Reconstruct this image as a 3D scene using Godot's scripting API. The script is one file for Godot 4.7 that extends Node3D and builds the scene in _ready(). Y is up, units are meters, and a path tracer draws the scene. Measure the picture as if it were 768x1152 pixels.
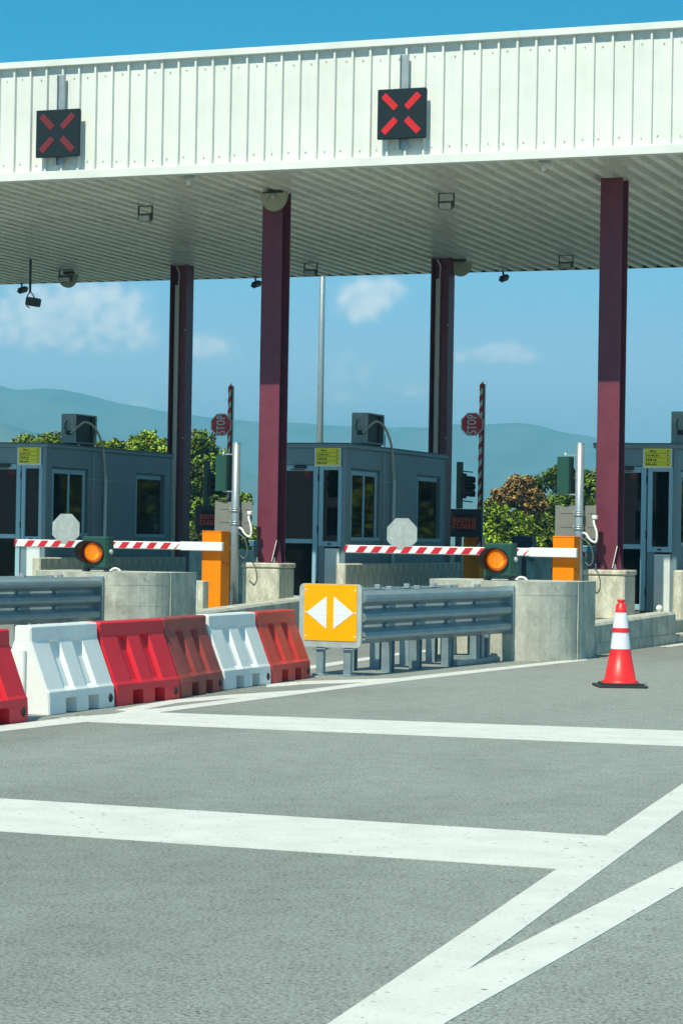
extends Node3D
# Motorway toll plaza under a white canopy. x runs along the row of booths, -z away from the camera, y up, metres.

const S := 4.85                       # spacing of the toll islands
var used := {}
var org := Vector3.ZERO               # meshes are written in island coordinates; org is the base of the thing being built
var M := {}
var rng := RandomNumberGenerator.new()

# ------------------------------------------------------------------ materials
func lin(r: float, g: float, b: float) -> Color:
	return Color(r, g, b).linear_to_srgb()

func mat(called: String, c: Color, rough := 0.6, metal := 0.0) -> StandardMaterial3D:
	var m := StandardMaterial3D.new()
	m.resource_name = called
	m.albedo_color = c
	m.roughness = rough
	m.metallic = metal
	M[called] = m
	return m

func textured(m: StandardMaterial3D, tex: Texture2D, scale: float, normal: Texture2D = null, strength := 0.5) -> void:
	m.albedo_texture = tex
	m.uv1_triplanar = true
	m.uv1_world_triplanar = true
	m.uv1_scale = Vector3.ONE * scale
	if normal:
		m.normal_enabled = true
		m.normal_texture = normal
		m.normal_scale = strength

func noise(freq: float, seed_: int, octaves := 4) -> FastNoiseLite:
	var n := FastNoiseLite.new()
	n.noise_type = FastNoiseLite.TYPE_SIMPLEX_SMOOTH
	n.frequency = freq
	n.seed = seed_
	n.fractal_octaves = octaves
	return n

# a tiling picture of grey levels: lo..hi from noise of several sizes plus single specks
func grain_image(size: int, layers: Array, mid: float, specks: Array, seed_: int, fine := 0.0) -> Image:
	var r := RandomNumberGenerator.new()
	r.seed = seed_
	var sum := PackedFloat32Array()
	sum.resize(size * size)
	sum.fill(mid)
	for l in layers:
		var im: Image = noise(l[0], seed_ + int(l[0] * 9973.0), int(l[2])).get_seamless_image(size, size, false, false, 0.1, true)
		var d: PackedByteArray = im.get_data()
		for i in size * size:
			sum[i] += (d[i] / 255.0 - 0.5) * l[1]
	if fine > 0.0:
		for i in size * size:
			sum[i] += (r.randf() + r.randf() - 1.0) * fine
	for s in specks:
		for k in int(s[0]):
			var x := r.randi_range(0, size - 1)
			var y := r.randi_range(0, size - 1)
			var w := r.randi_range(1, int(s[2]))
			var h := r.randi_range(1, int(s[2]))
			for j in h:
				for i in w:
					sum[((y + j) % size) * size + (x + i) % size] += s[1]
	var out := PackedByteArray()
	out.resize(size * size * 3)
	for i in size * size:
		var v := int(clampf(sum[i], 0.0, 1.0) * 255.0)
		out[3 * i] = v
		out[3 * i + 1] = v
		out[3 * i + 2] = v
	var img := Image.create_from_data(size, size, false, Image.FORMAT_RGB8, out)
	return img

func bump(img: Image, strength: float) -> ImageTexture:
	var b: Image = img.duplicate()
	b.bump_map_to_normal_map(strength)
	return ImageTexture.create_from_image(b)

func make_materials() -> void:
	var a_img := grain_image(1024, [[0.30, 0.30, 1], [0.13, 0.42, 2], [0.012, 0.10, 3]], 0.87, [[9000, -0.22, 3], [9000, 0.18, 3], [420, -0.36, 5]], 11, 0.16)
	var a_tex := ImageTexture.create_from_image(a_img)
	var c_img := grain_image(512, [[0.010, 0.28, 4], [0.05, 0.15, 3], [0.3, 0.09, 1]], 0.89, [[500, -0.22, 2], [120, -0.30, 4]], 21)
	var c_tex := ImageTexture.create_from_image(c_img)
	var p_img := grain_image(512, [[0.012, 0.07, 4], [0.2, 0.06, 2]], 0.95, [[900, -0.10, 3], [260, -0.34, 3], [40, -0.4, 5]], 31)
	var p_tex := ImageTexture.create_from_image(p_img)
	var s_img := grain_image(512, [[0.008, 0.14, 4], [0.04, 0.08, 3]], 0.93, [[60, -0.12, 2]], 41)
	var s_tex := ImageTexture.create_from_image(s_img)
	var w_img := grain_image(512, [[0.006, 0.06, 4], [0.03, 0.03, 3]], 0.97, [[30, -0.05, 2]], 51)
	var w_tex := ImageTexture.create_from_image(w_img)

	var m := mat("asphalt", lin(0.345, 0.368, 0.335), 0.92)
	textured(m, a_tex, 0.36, bump(a_img, 2.0), 0.5)
	m.vertex_color_use_as_albedo = true
	m = mat("road_paint", lin(0.69, 0.685, 0.635), 0.75)
	textured(m, p_tex, 0.45, bump(a_img, 1.5), 0.25)
	m = mat("concrete", lin(0.58, 0.59, 0.50), 0.9)
	textured(m, c_tex, 0.5, bump(c_img, 2.0), 0.5)
	m.uv1_scale = Vector3(0.75, 0.38, 0.75)
	m = mat("concrete_pale", lin(0.66, 0.65, 0.53), 0.9)
	textured(m, c_tex, 0.7, bump(c_img, 2.0), 0.5)
	m.uv1_scale = Vector3(1.1, 0.45, 1.1)
	m = mat("joint_filler", lin(0.30, 0.31, 0.28), 0.95)
	m = mat("canopy_white", lin(0.75, 0.785, 0.745), 0.42)
	textured(m, w_tex, 0.25)
	m = mat("soffit_white", lin(0.88, 0.89, 0.82), 0.26)
	textured(m, s_tex, 0.22)
	m = mat("screw", lin(0.34, 0.38, 0.36), 0.5, 0.2)
	m = mat("purple_paint", lin(0.165, 0.026, 0.055), 0.5)
	textured(m, s_tex, 0.8)
	m = mat("duct_grey", lin(0.52, 0.55, 0.50), 0.5)
	m = mat("galvanised", lin(0.42, 0.49, 0.52), 0.45, 0.55)
	textured(m, s_tex, 1.1)
	m = mat("rail_steel", lin(0.28, 0.38, 0.42), 0.42, 0.35)
	textured(m, s_tex, 0.9)
	m = mat("booth_front", lin(0.165, 0.25, 0.295), 0.45)
	textured(m, w_tex, 0.7)
	m = mat("booth_frame", lin(0.27, 0.46, 0.56), 0.4)
	m = mat("booth_trim", lin(0.06, 0.09, 0.10), 0.5)
	m = mat("booth_inside", lin(0.10, 0.10, 0.10), 0.9)
	m = mat("white_panel", lin(0.66, 0.73, 0.74), 0.5)
	textured(m, w_tex, 0.6)
	m = mat("glass", Color(0.015, 0.02, 0.022, 0.80), 0.03)
	m.transparency = BaseMaterial3D.TRANSPARENCY_ALPHA
	m.metallic_specular = 0.3
	m = mat("notice_yellow", lin(0.72, 0.66, 0.02), 0.5)
	m = mat("notice_ink", lin(0.06, 0.06, 0.02), 0.6)
	m = mat("ac_case", lin(0.34, 0.40, 0.38), 0.5)
	textured(m, s_tex, 1.5)
	m = mat("black", lin(0.012, 0.013, 0.015), 0.5)
	m = mat("dark_steel", lin(0.035, 0.045, 0.05), 0.5)
	m = mat("hose", lin(0.46, 0.46, 0.38), 0.6)
	m = mat("white_plastic", lin(0.74, 0.76, 0.72), 0.45)
	m = mat("orange_paint", lin(0.92, 0.24, 0.0), 0.6)
	textured(m, w_tex, 0.8)
	m.metallic_specular = 0.25
	m = mat("boom_white", lin(0.76, 0.78, 0.76), 0.4)
	m = mat("boom_red", lin(0.60, 0.012, 0.03), 0.4)
	m = mat("sign_back", lin(0.46, 0.52, 0.51), 0.55, 0.2)
	textured(m, s_tex, 2.0)
	m = mat("panel_grey", lin(0.20, 0.205, 0.18), 0.6)
	textured(m, w_tex, 1.0)
	m = mat("signal_green", lin(0.018, 0.085, 0.062), 0.40)
	textured(m, s_tex, 2.0)
	m = mat("amber_lens", lin(0.80, 0.17, 0.008), 0.3)
	m.emission_enabled = true
	m.emission = Color(1.0, 0.42, 0.02)
	m.emission_energy_multiplier = 0.22
	m = mat("amber_bulb", lin(0.92, 0.30, 0.012), 0.35)
	m.emission_enabled = true
	m.emission = Color(1.0, 0.55, 0.03)
	m.emission_energy_multiplier = 0.55
	m = mat("sign_yellow", lin(0.92, 0.42, 0.0), 0.5)
	textured(m, w_tex, 1.4)
	m.metallic_specular = 0.25
	m = mat("sign_white", lin(0.72, 0.76, 0.80), 0.4)
	m = mat("barrier_red", lin(0.72, 0.008, 0.022), 0.5)
	textured(m, w_tex, 0.9)
	m = mat("barrier_faded", lin(0.40, 0.055, 0.040), 0.55)
	textured(m, c_tex, 0.8)
	m = mat("barrier_orange", lin(0.66, 0.038, 0.022), 0.5)
	textured(m, s_tex, 0.8)
	m = mat("barrier_white", lin(0.80, 0.82, 0.79), 0.45)
	textured(m, w_tex, 0.7)
	m = mat("cone_red", lin(0.80, 0.018, 0.018), 0.40)
	m = mat("cone_band", lin(0.74, 0.77, 0.80), 0.35)
	m = mat("rubber", lin(0.022, 0.024, 0.026), 0.75)
	m = mat("led_face", lin(0.010, 0.022, 0.030), 0.6)
	m.metallic_specular = 0.3
	for i in 2:
		mat("led_plate_%d" % i, [lin(0.05, 0.016, 0.022), lin(0.10, 0.008, 0.012)][i], 0.6)
		m = mat("led_red_%d" % i, [lin(0.30, 0.03, 0.04), lin(0.62, 0.02, 0.03)][i], 0.5)
		m.emission_enabled = true
		m.emission = Color(1.0, 0.06, 0.07)
		m.emission_energy_multiplier = [0.05, 0.60][i]
	m = mat("led_amber", lin(0.30, 0.07, 0.03), 0.5)
	m.emission_enabled = true
	m.emission = Color(1.0, 0.25, 0.10)
	m.emission_energy_multiplier = 0.04
	m = mat("red_lamp", lin(0.5, 0.01, 0.02), 0.4)
	m.emission_enabled = true
	m.emission = Color(0.9, 0.05, 0.08)
	m.emission_energy_multiplier = 0.5
	m = mat("lamp_grey", lin(0.10, 0.11, 0.10), 0.5)
	m = mat("grit", lin(0.26, 0.22, 0.15), 0.95)
	m = mat("ivory", lin(0.36, 0.36, 0.25), 0.5)
	m = mat("blue_box", lin(0.05, 0.16, 0.25), 0.5)
	m = mat("machine_grey", lin(0.09, 0.115, 0.125), 0.55)
	m = mat("navy", lin(0.010, 0.022, 0.045), 0.5)
	m = mat("bark", lin(0.10, 0.085, 0.065), 0.95)
	for k in [["leaf", 0.9], ["leaf_dry", 0.9]]:
		m = mat(k[0], Color.WHITE, k[1])
		m.vertex_color_use_as_albedo = true
		m.cull_mode = BaseMaterial3D.CULL_DISABLED
		m.backlight_enabled = true
		m.backlight = lin(0.22, 0.29, 0.03) if k[0] == "leaf" else lin(0.08, 0.05, 0.02)
	m = mat("mountain", lin(0.14, 0.18, 0.10), 0.95)
	m.vertex_color_use_as_albedo = true
	m = mat("grass", lin(0.14, 0.17, 0.06), 0.95)
	textured(m, c_tex, 0.3)

# ------------------------------------------------------------------ mesh tools
func mb(smooth := false) -> SurfaceTool:
	var st := SurfaceTool.new()
	st.begin(Mesh.PRIMITIVE_TRIANGLES)
	st.set_smooth_group(0 if smooth else -1)
	return st

func tri(st: SurfaceTool, a: Vector3, b: Vector3, c: Vector3) -> void:
	st.add_vertex(a - org)
	st.add_vertex(b - org)
	st.add_vertex(c - org)

func quad(st: SurfaceTool, a: Vector3, b: Vector3, c: Vector3, d: Vector3) -> void:
	tri(st, a, b, c)
	tri(st, a, c, d)

# a flat convex face turned outwards from a point inside
func face(st: SurfaceTool, p: Array, inside: Vector3) -> void:
	var mid := Vector3.ZERO
	for v in p:
		mid += v
	mid /= p.size()
	var n: Vector3 = (p[1] - p[0]).cross(p[2] - p[0])
	var flip := n.dot(mid - inside) > 0.0            # front faces run clockwise
	for i in range(1, p.size() - 1):
		if flip:
			tri(st, p[0], p[i + 1], p[i])
		else:
			tri(st, p[0], p[i], p[i + 1])

func bb(st: SurfaceTool, x0: float, x1: float, y0: float, y1: float, z0: float, z1: float, bevel := 0.0, xf := Transform3D.IDENTITY) -> void:
	var c := Vector3((x0 + x1) / 2, (y0 + y1) / 2, (z0 + z1) / 2)
	var h := Vector3(absf(x1 - x0), absf(y1 - y0), absf(z1 - z0)) / 2
	var b := minf(bevel, minf(h.x, minf(h.y, h.z)) * 0.45)
	var ci: Vector3 = xf * c
	if b <= 0.0:
		for ax in 3:
			for s in [-1.0, 1.0]:
				var p := []
				for k in [[-1, -1], [1, -1], [1, 1], [-1, 1]]:
					var v := Vector3.ZERO
					v[ax] = s * h[ax]
					v[(ax + 1) % 3] = k[0] * h[(ax + 1) % 3]
					v[(ax + 2) % 3] = k[1] * h[(ax + 2) % 3]
					p.append(xf * (c + v))
				face(st, p, ci)
		return
	for ax in 3:
		var u := (ax + 1) % 3
		var w := (ax + 2) % 3
		for s in [-1.0, 1.0]:
			var p := []
			for k in [[-1, -1], [1, -1], [1, 1], [-1, 1]]:
				var v := Vector3.ZERO
				v[ax] = s * h[ax]
				v[u] = k[0] * (h[u] - b)
				v[w] = k[1] * (h[w] - b)
				p.append(xf * (c + v))
			face(st, p, ci)
		for su in [-1.0, 1.0]:
			for sw in [-1.0, 1.0]:
				var p := []
				for k in [[-1, 0], [1, 0], [1, 1], [-1, 1]]:
					var v := Vector3.ZERO
					v[ax] = k[0] * (h[ax] - b)
					v[u] = su * (h[u] - (b if k[1] == 0 else 0.0))
					v[w] = sw * (h[w] - (0.0 if k[1] == 0 else b))
					p.append(xf * (c + v))
				face(st, p, ci)
	for sx in [-1.0, 1.0]:
		for sy in [-1.0, 1.0]:
			for sz in [-1.0, 1.0]:
				var s := Vector3(sx, sy, sz)
				var p := []
				for ax in 3:
					var v := Vector3.ZERO
					for k in 3:
						v[k] = s[k] * (h[k] - (0.0 if k == ax else b))
					p.append(xf * (c + v))
				face(st, p, ci)

# polygon in the local xy plane pushed from z0 to z1
func prism(st: SurfaceTool, poly: PackedVector2Array, z0: float, z1: float, xf := Transform3D.IDENTITY) -> void:
	var q := poly
	if Geometry2D.is_polygon_clockwise(q):
		q = poly.duplicate()
		q.reverse()
	var lo := minf(z0, z1)
	var hi := maxf(z0, z1)
	var t := Geometry2D.triangulate_polygon(q)
	for i in range(0, t.size(), 3):
		var a := q[t[i]]
		var b := q[t[i + 1]]
		var c := q[t[i + 2]]
		if (b - a).cross(c - a) < 0.0:
			var sw := b
			b = c
			c = sw
		tri(st, xf * Vector3(a.x, a.y, hi), xf * Vector3(c.x, c.y, hi), xf * Vector3(b.x, b.y, hi))
		tri(st, xf * Vector3(a.x, a.y, lo), xf * Vector3(b.x, b.y, lo), xf * Vector3(c.x, c.y, lo))
	for i in q.size():
		var a := q[i]
		var b := q[(i + 1) % q.size()]
		quad(st, xf * Vector3(a.x, a.y, lo), xf * Vector3(a.x, a.y, hi), xf * Vector3(b.x, b.y, hi), xf * Vector3(b.x, b.y, lo))

func tube(st: SurfaceTool, path: Array, r0: float, r1: float, sides := 10) -> void:
	var side := Vector3.ZERO
	var rings := []
	for i in path.size():
		var d: Vector3 = (path[mini(i + 1, path.size() - 1)] - path[maxi(i - 1, 0)]).normalized()
		if i == 0:
			side = d.cross(Vector3.UP if absf(d.y) < 0.9 else Vector3.RIGHT).normalized()
		else:
			side = (side - d * side.dot(d)).normalized()
		var up := d.cross(side)
		var r := lerpf(r0, r1, i / maxf(path.size() - 1, 1))
		var ring := []
		for k in sides:
			var a := TAU * k / sides
			ring.append(path[i] + (side * cos(a) + up * sin(a)) * r)
		rings.append(ring)
	for i in path.size() - 1:
		for k in sides:
			var k2 := (k + 1) % sides
			quad(st, rings[i][k], rings[i][k2], rings[i + 1][k2], rings[i + 1][k])
	for k in range(1, sides - 1):
		tri(st, rings[0][0], rings[0][k + 1], rings[0][k])
		var e: Array = rings[path.size() - 1]
		tri(st, e[0], e[k], e[k + 1])

# profile of (radius, height) pairs turned about a vertical axis through c, or about another axis with xf
func lathe(st: SurfaceTool, prof: Array, c: Vector3, sides := 24, xf := Basis.IDENTITY) -> void:
	for i in prof.size() - 1:
		for k in sides:
			var a0 := TAU * k / sides
			var a1 := TAU * (k + 1) / sides
			var p := []
			for v in [[i, a0], [i + 1, a0], [i + 1, a1], [i, a1]]:
				var q: Vector2 = prof[v[0]]
				p.append(c + xf * Vector3(cos(v[1]) * q.x, q.y, sin(v[1]) * q.x))
			if prof[i].x > 1e-5:
				tri(st, p[0], p[1], p[3])
			if prof[i + 1].x > 1e-5:
				tri(st, p[3], p[1], p[2])

func smooth_path(p: Array, n := 8) -> Array:
	var c := Curve3D.new()
	for i in p.size():
		var t: Vector3 = (p[mini(i + 1, p.size() - 1)] - p[maxi(i - 1, 0)]) / 6.0
		c.add_point(p[i], -t, t)
	var out := []
	for i in p.size() - 1:
		for k in n:
			out.append(c.sample(i, k / float(n)))
	out.append(p[-1])
	return out

func rect(x0: float, x1: float, y0: float, y1: float) -> PackedVector2Array:
	return PackedVector2Array([Vector2(x0, y0), Vector2(x1, y0), Vector2(x1, y1), Vector2(x0, y1)])

func octagon(r: float) -> PackedVector2Array:
	var p := PackedVector2Array()
	for k in 8:
		var a := TAU * (k + 0.5) / 8
		p.append(Vector2(cos(a), sin(a)) * r / cos(TAU / 16))
	return p

func rounded_rect(x0: float, x1: float, y0: float, y1: float, r: float) -> PackedVector2Array:
	var p := PackedVector2Array()
	for c in [[x1 - r, y1 - r, 0.0], [x0 + r, y1 - r, 0.25], [x0 + r, y0 + r, 0.5], [x1 - r, y0 + r, 0.75]]:
		for k in 5:
			var a: float = TAU * (c[2] + 0.25 * k / 4.0)
			p.append(Vector2(c[0] + cos(a) * r, c[1] + sin(a) * r))
	return p

# ------------------------------------------------------------------ scene tools
func numbered(called: String) -> String:
	if not used.has(called):
		used[called] = 0
		return called
	used[called] += 1
	return "%s_%03d" % [called, used[called]]

func thing(called: String, label: String, category: String, at: Vector3, group := "") -> Node3D:
	var o := Node3D.new()
	o.name = numbered(called)
	add_child(o)
	o.position = at
	org = at
	meta(o, label, category, group)
	return o

func meta(o: Node, label: String, category: String, group := "") -> void:
	o.set_meta("label", label)
	o.set_meta("category", category)
	if group != "":
		o.set_meta("group", group)

func piece(parent: Node, called: String, mesh: Mesh, material: Material, at := Vector3.ZERO) -> MeshInstance3D:
	var o := MeshInstance3D.new()
	o.name = called
	o.mesh = mesh
	o.material_override = material
	o.position = at
	o.cast_shadow = GeometryInstance3D.SHADOW_CASTING_SETTING_ON
	parent.add_child(o, true)
	return o

func part(parent: Node, called: String, st: SurfaceTool, material: String) -> MeshInstance3D:
	st.generate_normals()
	return piece(parent, called, st.commit(), M[material])

func box_part(parent: Node, called: String, material: String, x0: float, x1: float, y0: float, y1: float, z0: float, z1: float, bevel := 0.006) -> MeshInstance3D:
	var st := mb()
	bb(st, x0, x1, y0, y1, z0, z1, bevel)
	return part(parent, called, st, material)

func structure(called: String, st: SurfaceTool, material: String, parent: Node = null) -> MeshInstance3D:
	st.generate_normals()
	if parent:
		return piece(parent, called, st.commit(), M[material])
	var o := piece(self, numbered(called), st.commit(), M[material])
	o.set_meta("kind", "structure")
	return o

func copy(o: Node3D, shift: Vector3, label: String) -> Node3D:
	var c: Node3D = o.duplicate()
	c.name = numbered(String(o.name).rstrip("0123456789").trim_suffix("_"))
	add_child(c)
	c.position = o.position + shift
	c.set_meta("label", label)
	return c

func text_part(parent: Node, called: String, words: String, size: float, depth: float, material: String, xf: Transform3D) -> MeshInstance3D:
	var f := SystemFont.new()
	f.font_names = PackedStringArray(["Droid Sans"])
	f.font_weight = 700
	var t := TextMesh.new()
	t.font = f
	t.text = words
	t.font_size = 64
	t.pixel_size = size / 46.0
	t.depth = depth
	t.line_spacing = -14.0
	var o := piece(parent, called, t, M[material])
	o.transform = Transform3D(xf.basis, xf.origin - org)
	return o

# ------------------------------------------------------------------ sky
func make_sky() -> Sky:
	var w := 4096
	var h := 2048
	var img := Image.create(w, h, false, Image.FORMAT_RGB8)
	var stops := [[-90.0, Color(0.25, 0.42, 0.47)], [0.0, Color(0.66, 0.76, 0.88)], [3.0, Color(0.58, 0.73, 0.87)], [6.0, Color(0.26, 0.55, 0.77)], [9.0, Color(0.01, 0.34, 0.60)], [13.0, Color(0.0, 0.235, 0.46)], [30.0, Color(0.02, 0.23, 0.40)], [90.0, Color(0.04, 0.21, 0.36)]]
	var rows := []
	for y in h:
		var el := 90.0 - 180.0 * (y + 0.5) / h
		var c: Color = stops[-1][1]
		for i in stops.size() - 1:
			if el >= stops[i][0] and el < stops[i + 1][0]:
				c = stops[i][1].lerp(stops[i + 1][1], smoothstep(0.0, 1.0, (el - stops[i][0]) / (stops[i + 1][0] - stops[i][0])) * 0.4 + 0.6 * (el - stops[i][0]) / (stops[i + 1][0] - stops[i][0]))
		rows.append(c)
		img.fill_rect(Rect2i(0, y, w, 1), c.linear_to_srgb())
	# small fair-weather cumulus low over the hills: azimuth, elevation, half widths in degrees, thickness
	var cl := [[-28.8, 5.3, 0.9, 0.55, 0.55], [-27.9, 5.1, 0.55, 0.32, 1.0], [-27.0, 5.45, 0.8, 0.45, 0.55], [-26.35, 5.35, 0.42, 0.35, 0.85], [-26.2, 4.65, 0.5, 0.26, 0.75], [-28.6, 4.6, 0.8, 0.22, 0.55], [-27.3, 4.45, 1.0, 0.3, 0.45],
		[-20.6, 5.72, 0.52, 0.30, 1.25], [-20.85, 5.38, 0.34, 0.24, 1.1], [-20.2, 5.9, 0.25, 0.16, 1.0], [-21.1, 3.9, 0.9, 0.6, 0.33], [-24.25, 4.42, 0.48, 0.26, 0.95], [-17.25, 4.42, 0.52, 0.17, 0.95], [-17.45, 4.58, 0.22, 0.14, 0.9], [-18.25, 4.32, 0.42, 0.13, 0.7], [-19.5, 3.52, 0.5, 0.16, 0.55], [-26.1, 3.1, 0.4, 0.12, 0.6], [-18.5, 3.3, 0.35, 0.1, 0.5], [-21.6, 3.3, 0.6, 0.14, 0.4]]
	rng.seed = 77
	for k in 210:
		var az := rng.randf_range(-180.0, 180.0)
		if az > -30.5 and az < -12.0:
			continue
		var el := rng.randf_range(3.0, 7.5)
		var s := rng.randf_range(0.3, 1.0)
		for j in 3:
			cl.append([az + rng.randf_range(-0.7, 0.7) * s, el + rng.randf_range(-0.2, 0.3) * s, 0.7 * s, 0.38 * s, rng.randf_range(0.5, 1.1)])
	var n1 := noise(2.2, 5, 5)
	var n2 := noise(0.8, 9, 3)
	var y0 := int((90.0 - 9.5) / 180.0 * h)
	var y1 := int((90.0 - 1.8) / 180.0 * h)
	var sums := {}
	for c in cl:
		var cx: float = c[0] / 360.0 * w
		var cy: float = (90.0 - c[1]) / 180.0 * h
		var rx: float = c[2] * 1.2 * w / 360.0 * 1.9
		var ry: float = c[3] * 1.2 * h / 180.0 * 1.9
		for y in range(maxi(y0, int(cy - ry)), mini(y1, int(cy + ry)) + 1):
			for x in range(int(cx - rx), int(cx + rx) + 1):
				var dx := (x + 0.5 - cx) / rx * 1.9
				var dy := (y + 0.5 - cy) / ry * 1.9
				if dy > 0.0:
					dy *= 1.25
				var v: float = c[4] * exp(-(dx * dx + dy * dy) * 0.9)
				var key := Vector2i(posmod(x, w), y)
				sums[key] = sums.get(key, 0.0) + v
	for key in sums:
		var az: float = 360.0 * (key.x + 0.5) / w
		var el: float = 90.0 - 180.0 * (key.y + 0.5) / h
		var d: float = sums[key]
		var nn := n1.get_noise_2d(az, el * 1.25) * 0.75 + n2.get_noise_2d(az, el) * 0.25
		var thick := clampf((d * (1.0 + 1.25 * nn) - 0.11) * 1.5, 0.0, 1.0)
		thick = thick * thick * (3.0 - 2.0 * thick) * 0.92
		if thick <= 0.003:
			continue
		var white := Color(1.0, 1.0, 0.98).lerp(Color(0.62, 0.74, 0.82), clampf(0.5 - nn * 1.1, 0.0, 1.0))
		var c: Color = rows[key.y].lerp(white, thick)
		img.set_pixel(key.x, key.y, c.linear_to_srgb())
	var pan := PanoramaSkyMaterial.new()
	pan.panorama = ImageTexture.create_from_image(img)
	pan.energy_multiplier = 1.0
	var sky := Sky.new()
	sky.sky_material = pan
	return sky

# ------------------------------------------------------------------ ground
func ground() -> void:
	org = Vector3.ZERO
	var st := mb(true)
	quad(st, Vector3(-3400, -0.02, 400), Vector3(-3400, -0.02, -3600), Vector3(2200, -0.02, -3600), Vector3(2200, -0.02, 400))
	structure("terrain", st, "grass")
	# the apron: one sheet, worn darker and lighter in patches and along the wheel tracks
	st = mb(true)
	var n1 := noise(0.16, 3, 4)
	var n2 := noise(1.1, 4, 3)
	var cell := 0.3
	var x0 := -36.0
	var z0 := 6.0
	var nx := 160
	var nz := 245
	var cols := PackedColorArray()
	for j in nz + 1:
		for i in nx + 1:
			var x := x0 + i * cell
			var z := z0 - j * cell
			var v := 0.93 + 0.26 * n1.get_noise_2d(x * 1.6, z * 0.6) + 0.13 * n2.get_noise_2d(x * 1.4, z * 0.4)
			cols.append(Color(v, v, v * 0.995))
	for j in nz:
		for i in nx:
			var v := []
			for k in [[0, 0], [0, 1], [1, 1], [1, 0]]:
				v.append([Vector3(x0 + (i + k[0]) * cell, 0, z0 - (j + k[1]) * cell), cols[(j + k[1]) * (nx + 1) + i + k[0]]])
			for k in [0, 1, 2, 0, 2, 3]:
				st.set_color(v[k][1])
				st.add_vertex(v[k][0])
	structure("asphalt_road", st, "asphalt")
	# painted markings, 4 mm above the asphalt; those that touch are one piece
	paint_group([[[-7.57, -14.74], [-3.52, -15.03], [1.5, -15.38], [1.5, -16.78], [-3.81, -16.26], [-7.49, -15.80], [-7.66, -15.86], [-7.72, -15.4], [-7.84, -14.95]],
		[[-7.42, -11.0], [-7.65, -11.0], [-7.84, -14.1], [-7.80, -15.2], [-7.5, -15.0], [-7.61, -13.69]],
		[[-7.76, -15.90], [-7.70, -15.50], [-7.53, -15.46], [-7.5, -15.81], [-7.42, -19.53], [-7.35, -20.95], [-7.05, -25.56], [-7.19, -26.06], [-7.55, -21.5], [-7.6, -20.01], [-7.68, -16.21]],
		[[-7.87, -15.86], [-8.0, -17.04], [-7.9, -17.82], [-7.73, -18.5], [-7.58, -19.0], [-7.50, -18.23], [-7.71, -17.38], [-7.82, -16.81], [-7.70, -15.80]],
		[[-8.22, -19.47], [-8.08, -20.06], [-7.55, -21.05], [-7.42, -20.53], [-7.91, -19.62], [-8.02, -19.0]]])
	paint_group([[[-9.2, -9.14], [-2.55, -9.09], [-2.65, -10.2], [-9.2, -10.27]],
		[[-2.0, -3.0], [-2.3, -5.9], [-2.96, -12.65], [-3.14, -14.6], [-2.97, -14.6], [-2.66, -11.38], [-2.22, -6.76], [-1.86, -3.0]],
		[[-2.0, -4.5], [-2.225, -6.78], [-2.23, -9.58], [-2.235, -14.0], [-2.07, -14.0], [-2.06, -8.83], [-2.04, -7.43], [-2.03, -6.05], [-1.88, -4.5]]])
	paint_group([[[-8.74, -21.2], [-9.1, -25.32], [-9.15, -29.0], [-9.32, -29.0], [-9.28, -25.5], [-8.95, -21.2]]])
	paint_group([[[-7.12, -29.7], [-6.98, -50.0], [-7.14, -50.0], [-7.27, -29.7]]])

func paint_group(list: Array) -> void:
	var polys := []
	for l in list:
		var q := PackedVector2Array()
		for p in l:
			q.append(Vector2(p[0], p[1]))
		if Geometry2D.is_polygon_clockwise(q):
			q.reverse()
		polys.append(q)
	var done: PackedVector2Array = polys.pop_front()
	var holes := []
	var left := polys.size()
	while polys.size() > 0 and left > -8:
		left -= 1
		for i in polys.size():
			var r := Geometry2D.merge_polygons(done, polys[i])
			var outer := []
			for p in r:
				if Geometry2D.is_polygon_clockwise(p):
					holes.append(p)
				else:
					outer.append(p)
			if outer.size() == 1:
				done = outer[0]
				polys.remove_at(i)
				break
	# a hole is opened by cutting the shape in two through it
	var parts := [done]
	for hole in holes:
		var lo := INF
		var hi := -INF
		for p in hole:
			lo = minf(lo, p.y)
			hi = maxf(hi, p.y)
		var mid := (lo + hi) / 2.0
		var next := []
		for q in parts:
			for band in [[-100.0, mid], [mid, 100.0]]:
				var clip := PackedVector2Array([Vector2(-100, band[0]), Vector2(100, band[0]), Vector2(100, band[1]), Vector2(-100, band[1])])
				for piece_ in Geometry2D.intersect_polygons(q, clip):
					var cut := Geometry2D.clip_polygons(piece_, hole)
					for c in cut:
						if not Geometry2D.is_polygon_clockwise(c):
							next.append(c)
		parts = next
	var st := mb()
	for poly in parts:
		var t := Geometry2D.triangulate_polygon(poly)
		for i in range(0, t.size(), 3):
			var a: Vector2 = poly[t[i]]
			var b: Vector2 = poly[t[i + 1]]
			var c: Vector2 = poly[t[i + 2]]
			if (b - a).cross(c - a) < 0.0:
				var sw := b
				b = c
				c = sw
			tri(st, Vector3(a.x, 0.0028, a.y), Vector3(b.x, 0.0028, b.y), Vector3(c.x, 0.0028, c.y))
		for i in poly.size():
			var a: Vector2 = poly[i]
			var b: Vector2 = poly[(i + 1) % poly.size()]
			quad(st, Vector3(a.x, 0.0028, a.y), Vector3(b.x, 0.0028, b.y), Vector3(b.x, 0.0, b.y), Vector3(a.x, 0.0, a.y))
	structure("road_marking", st, "road_paint")

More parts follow.
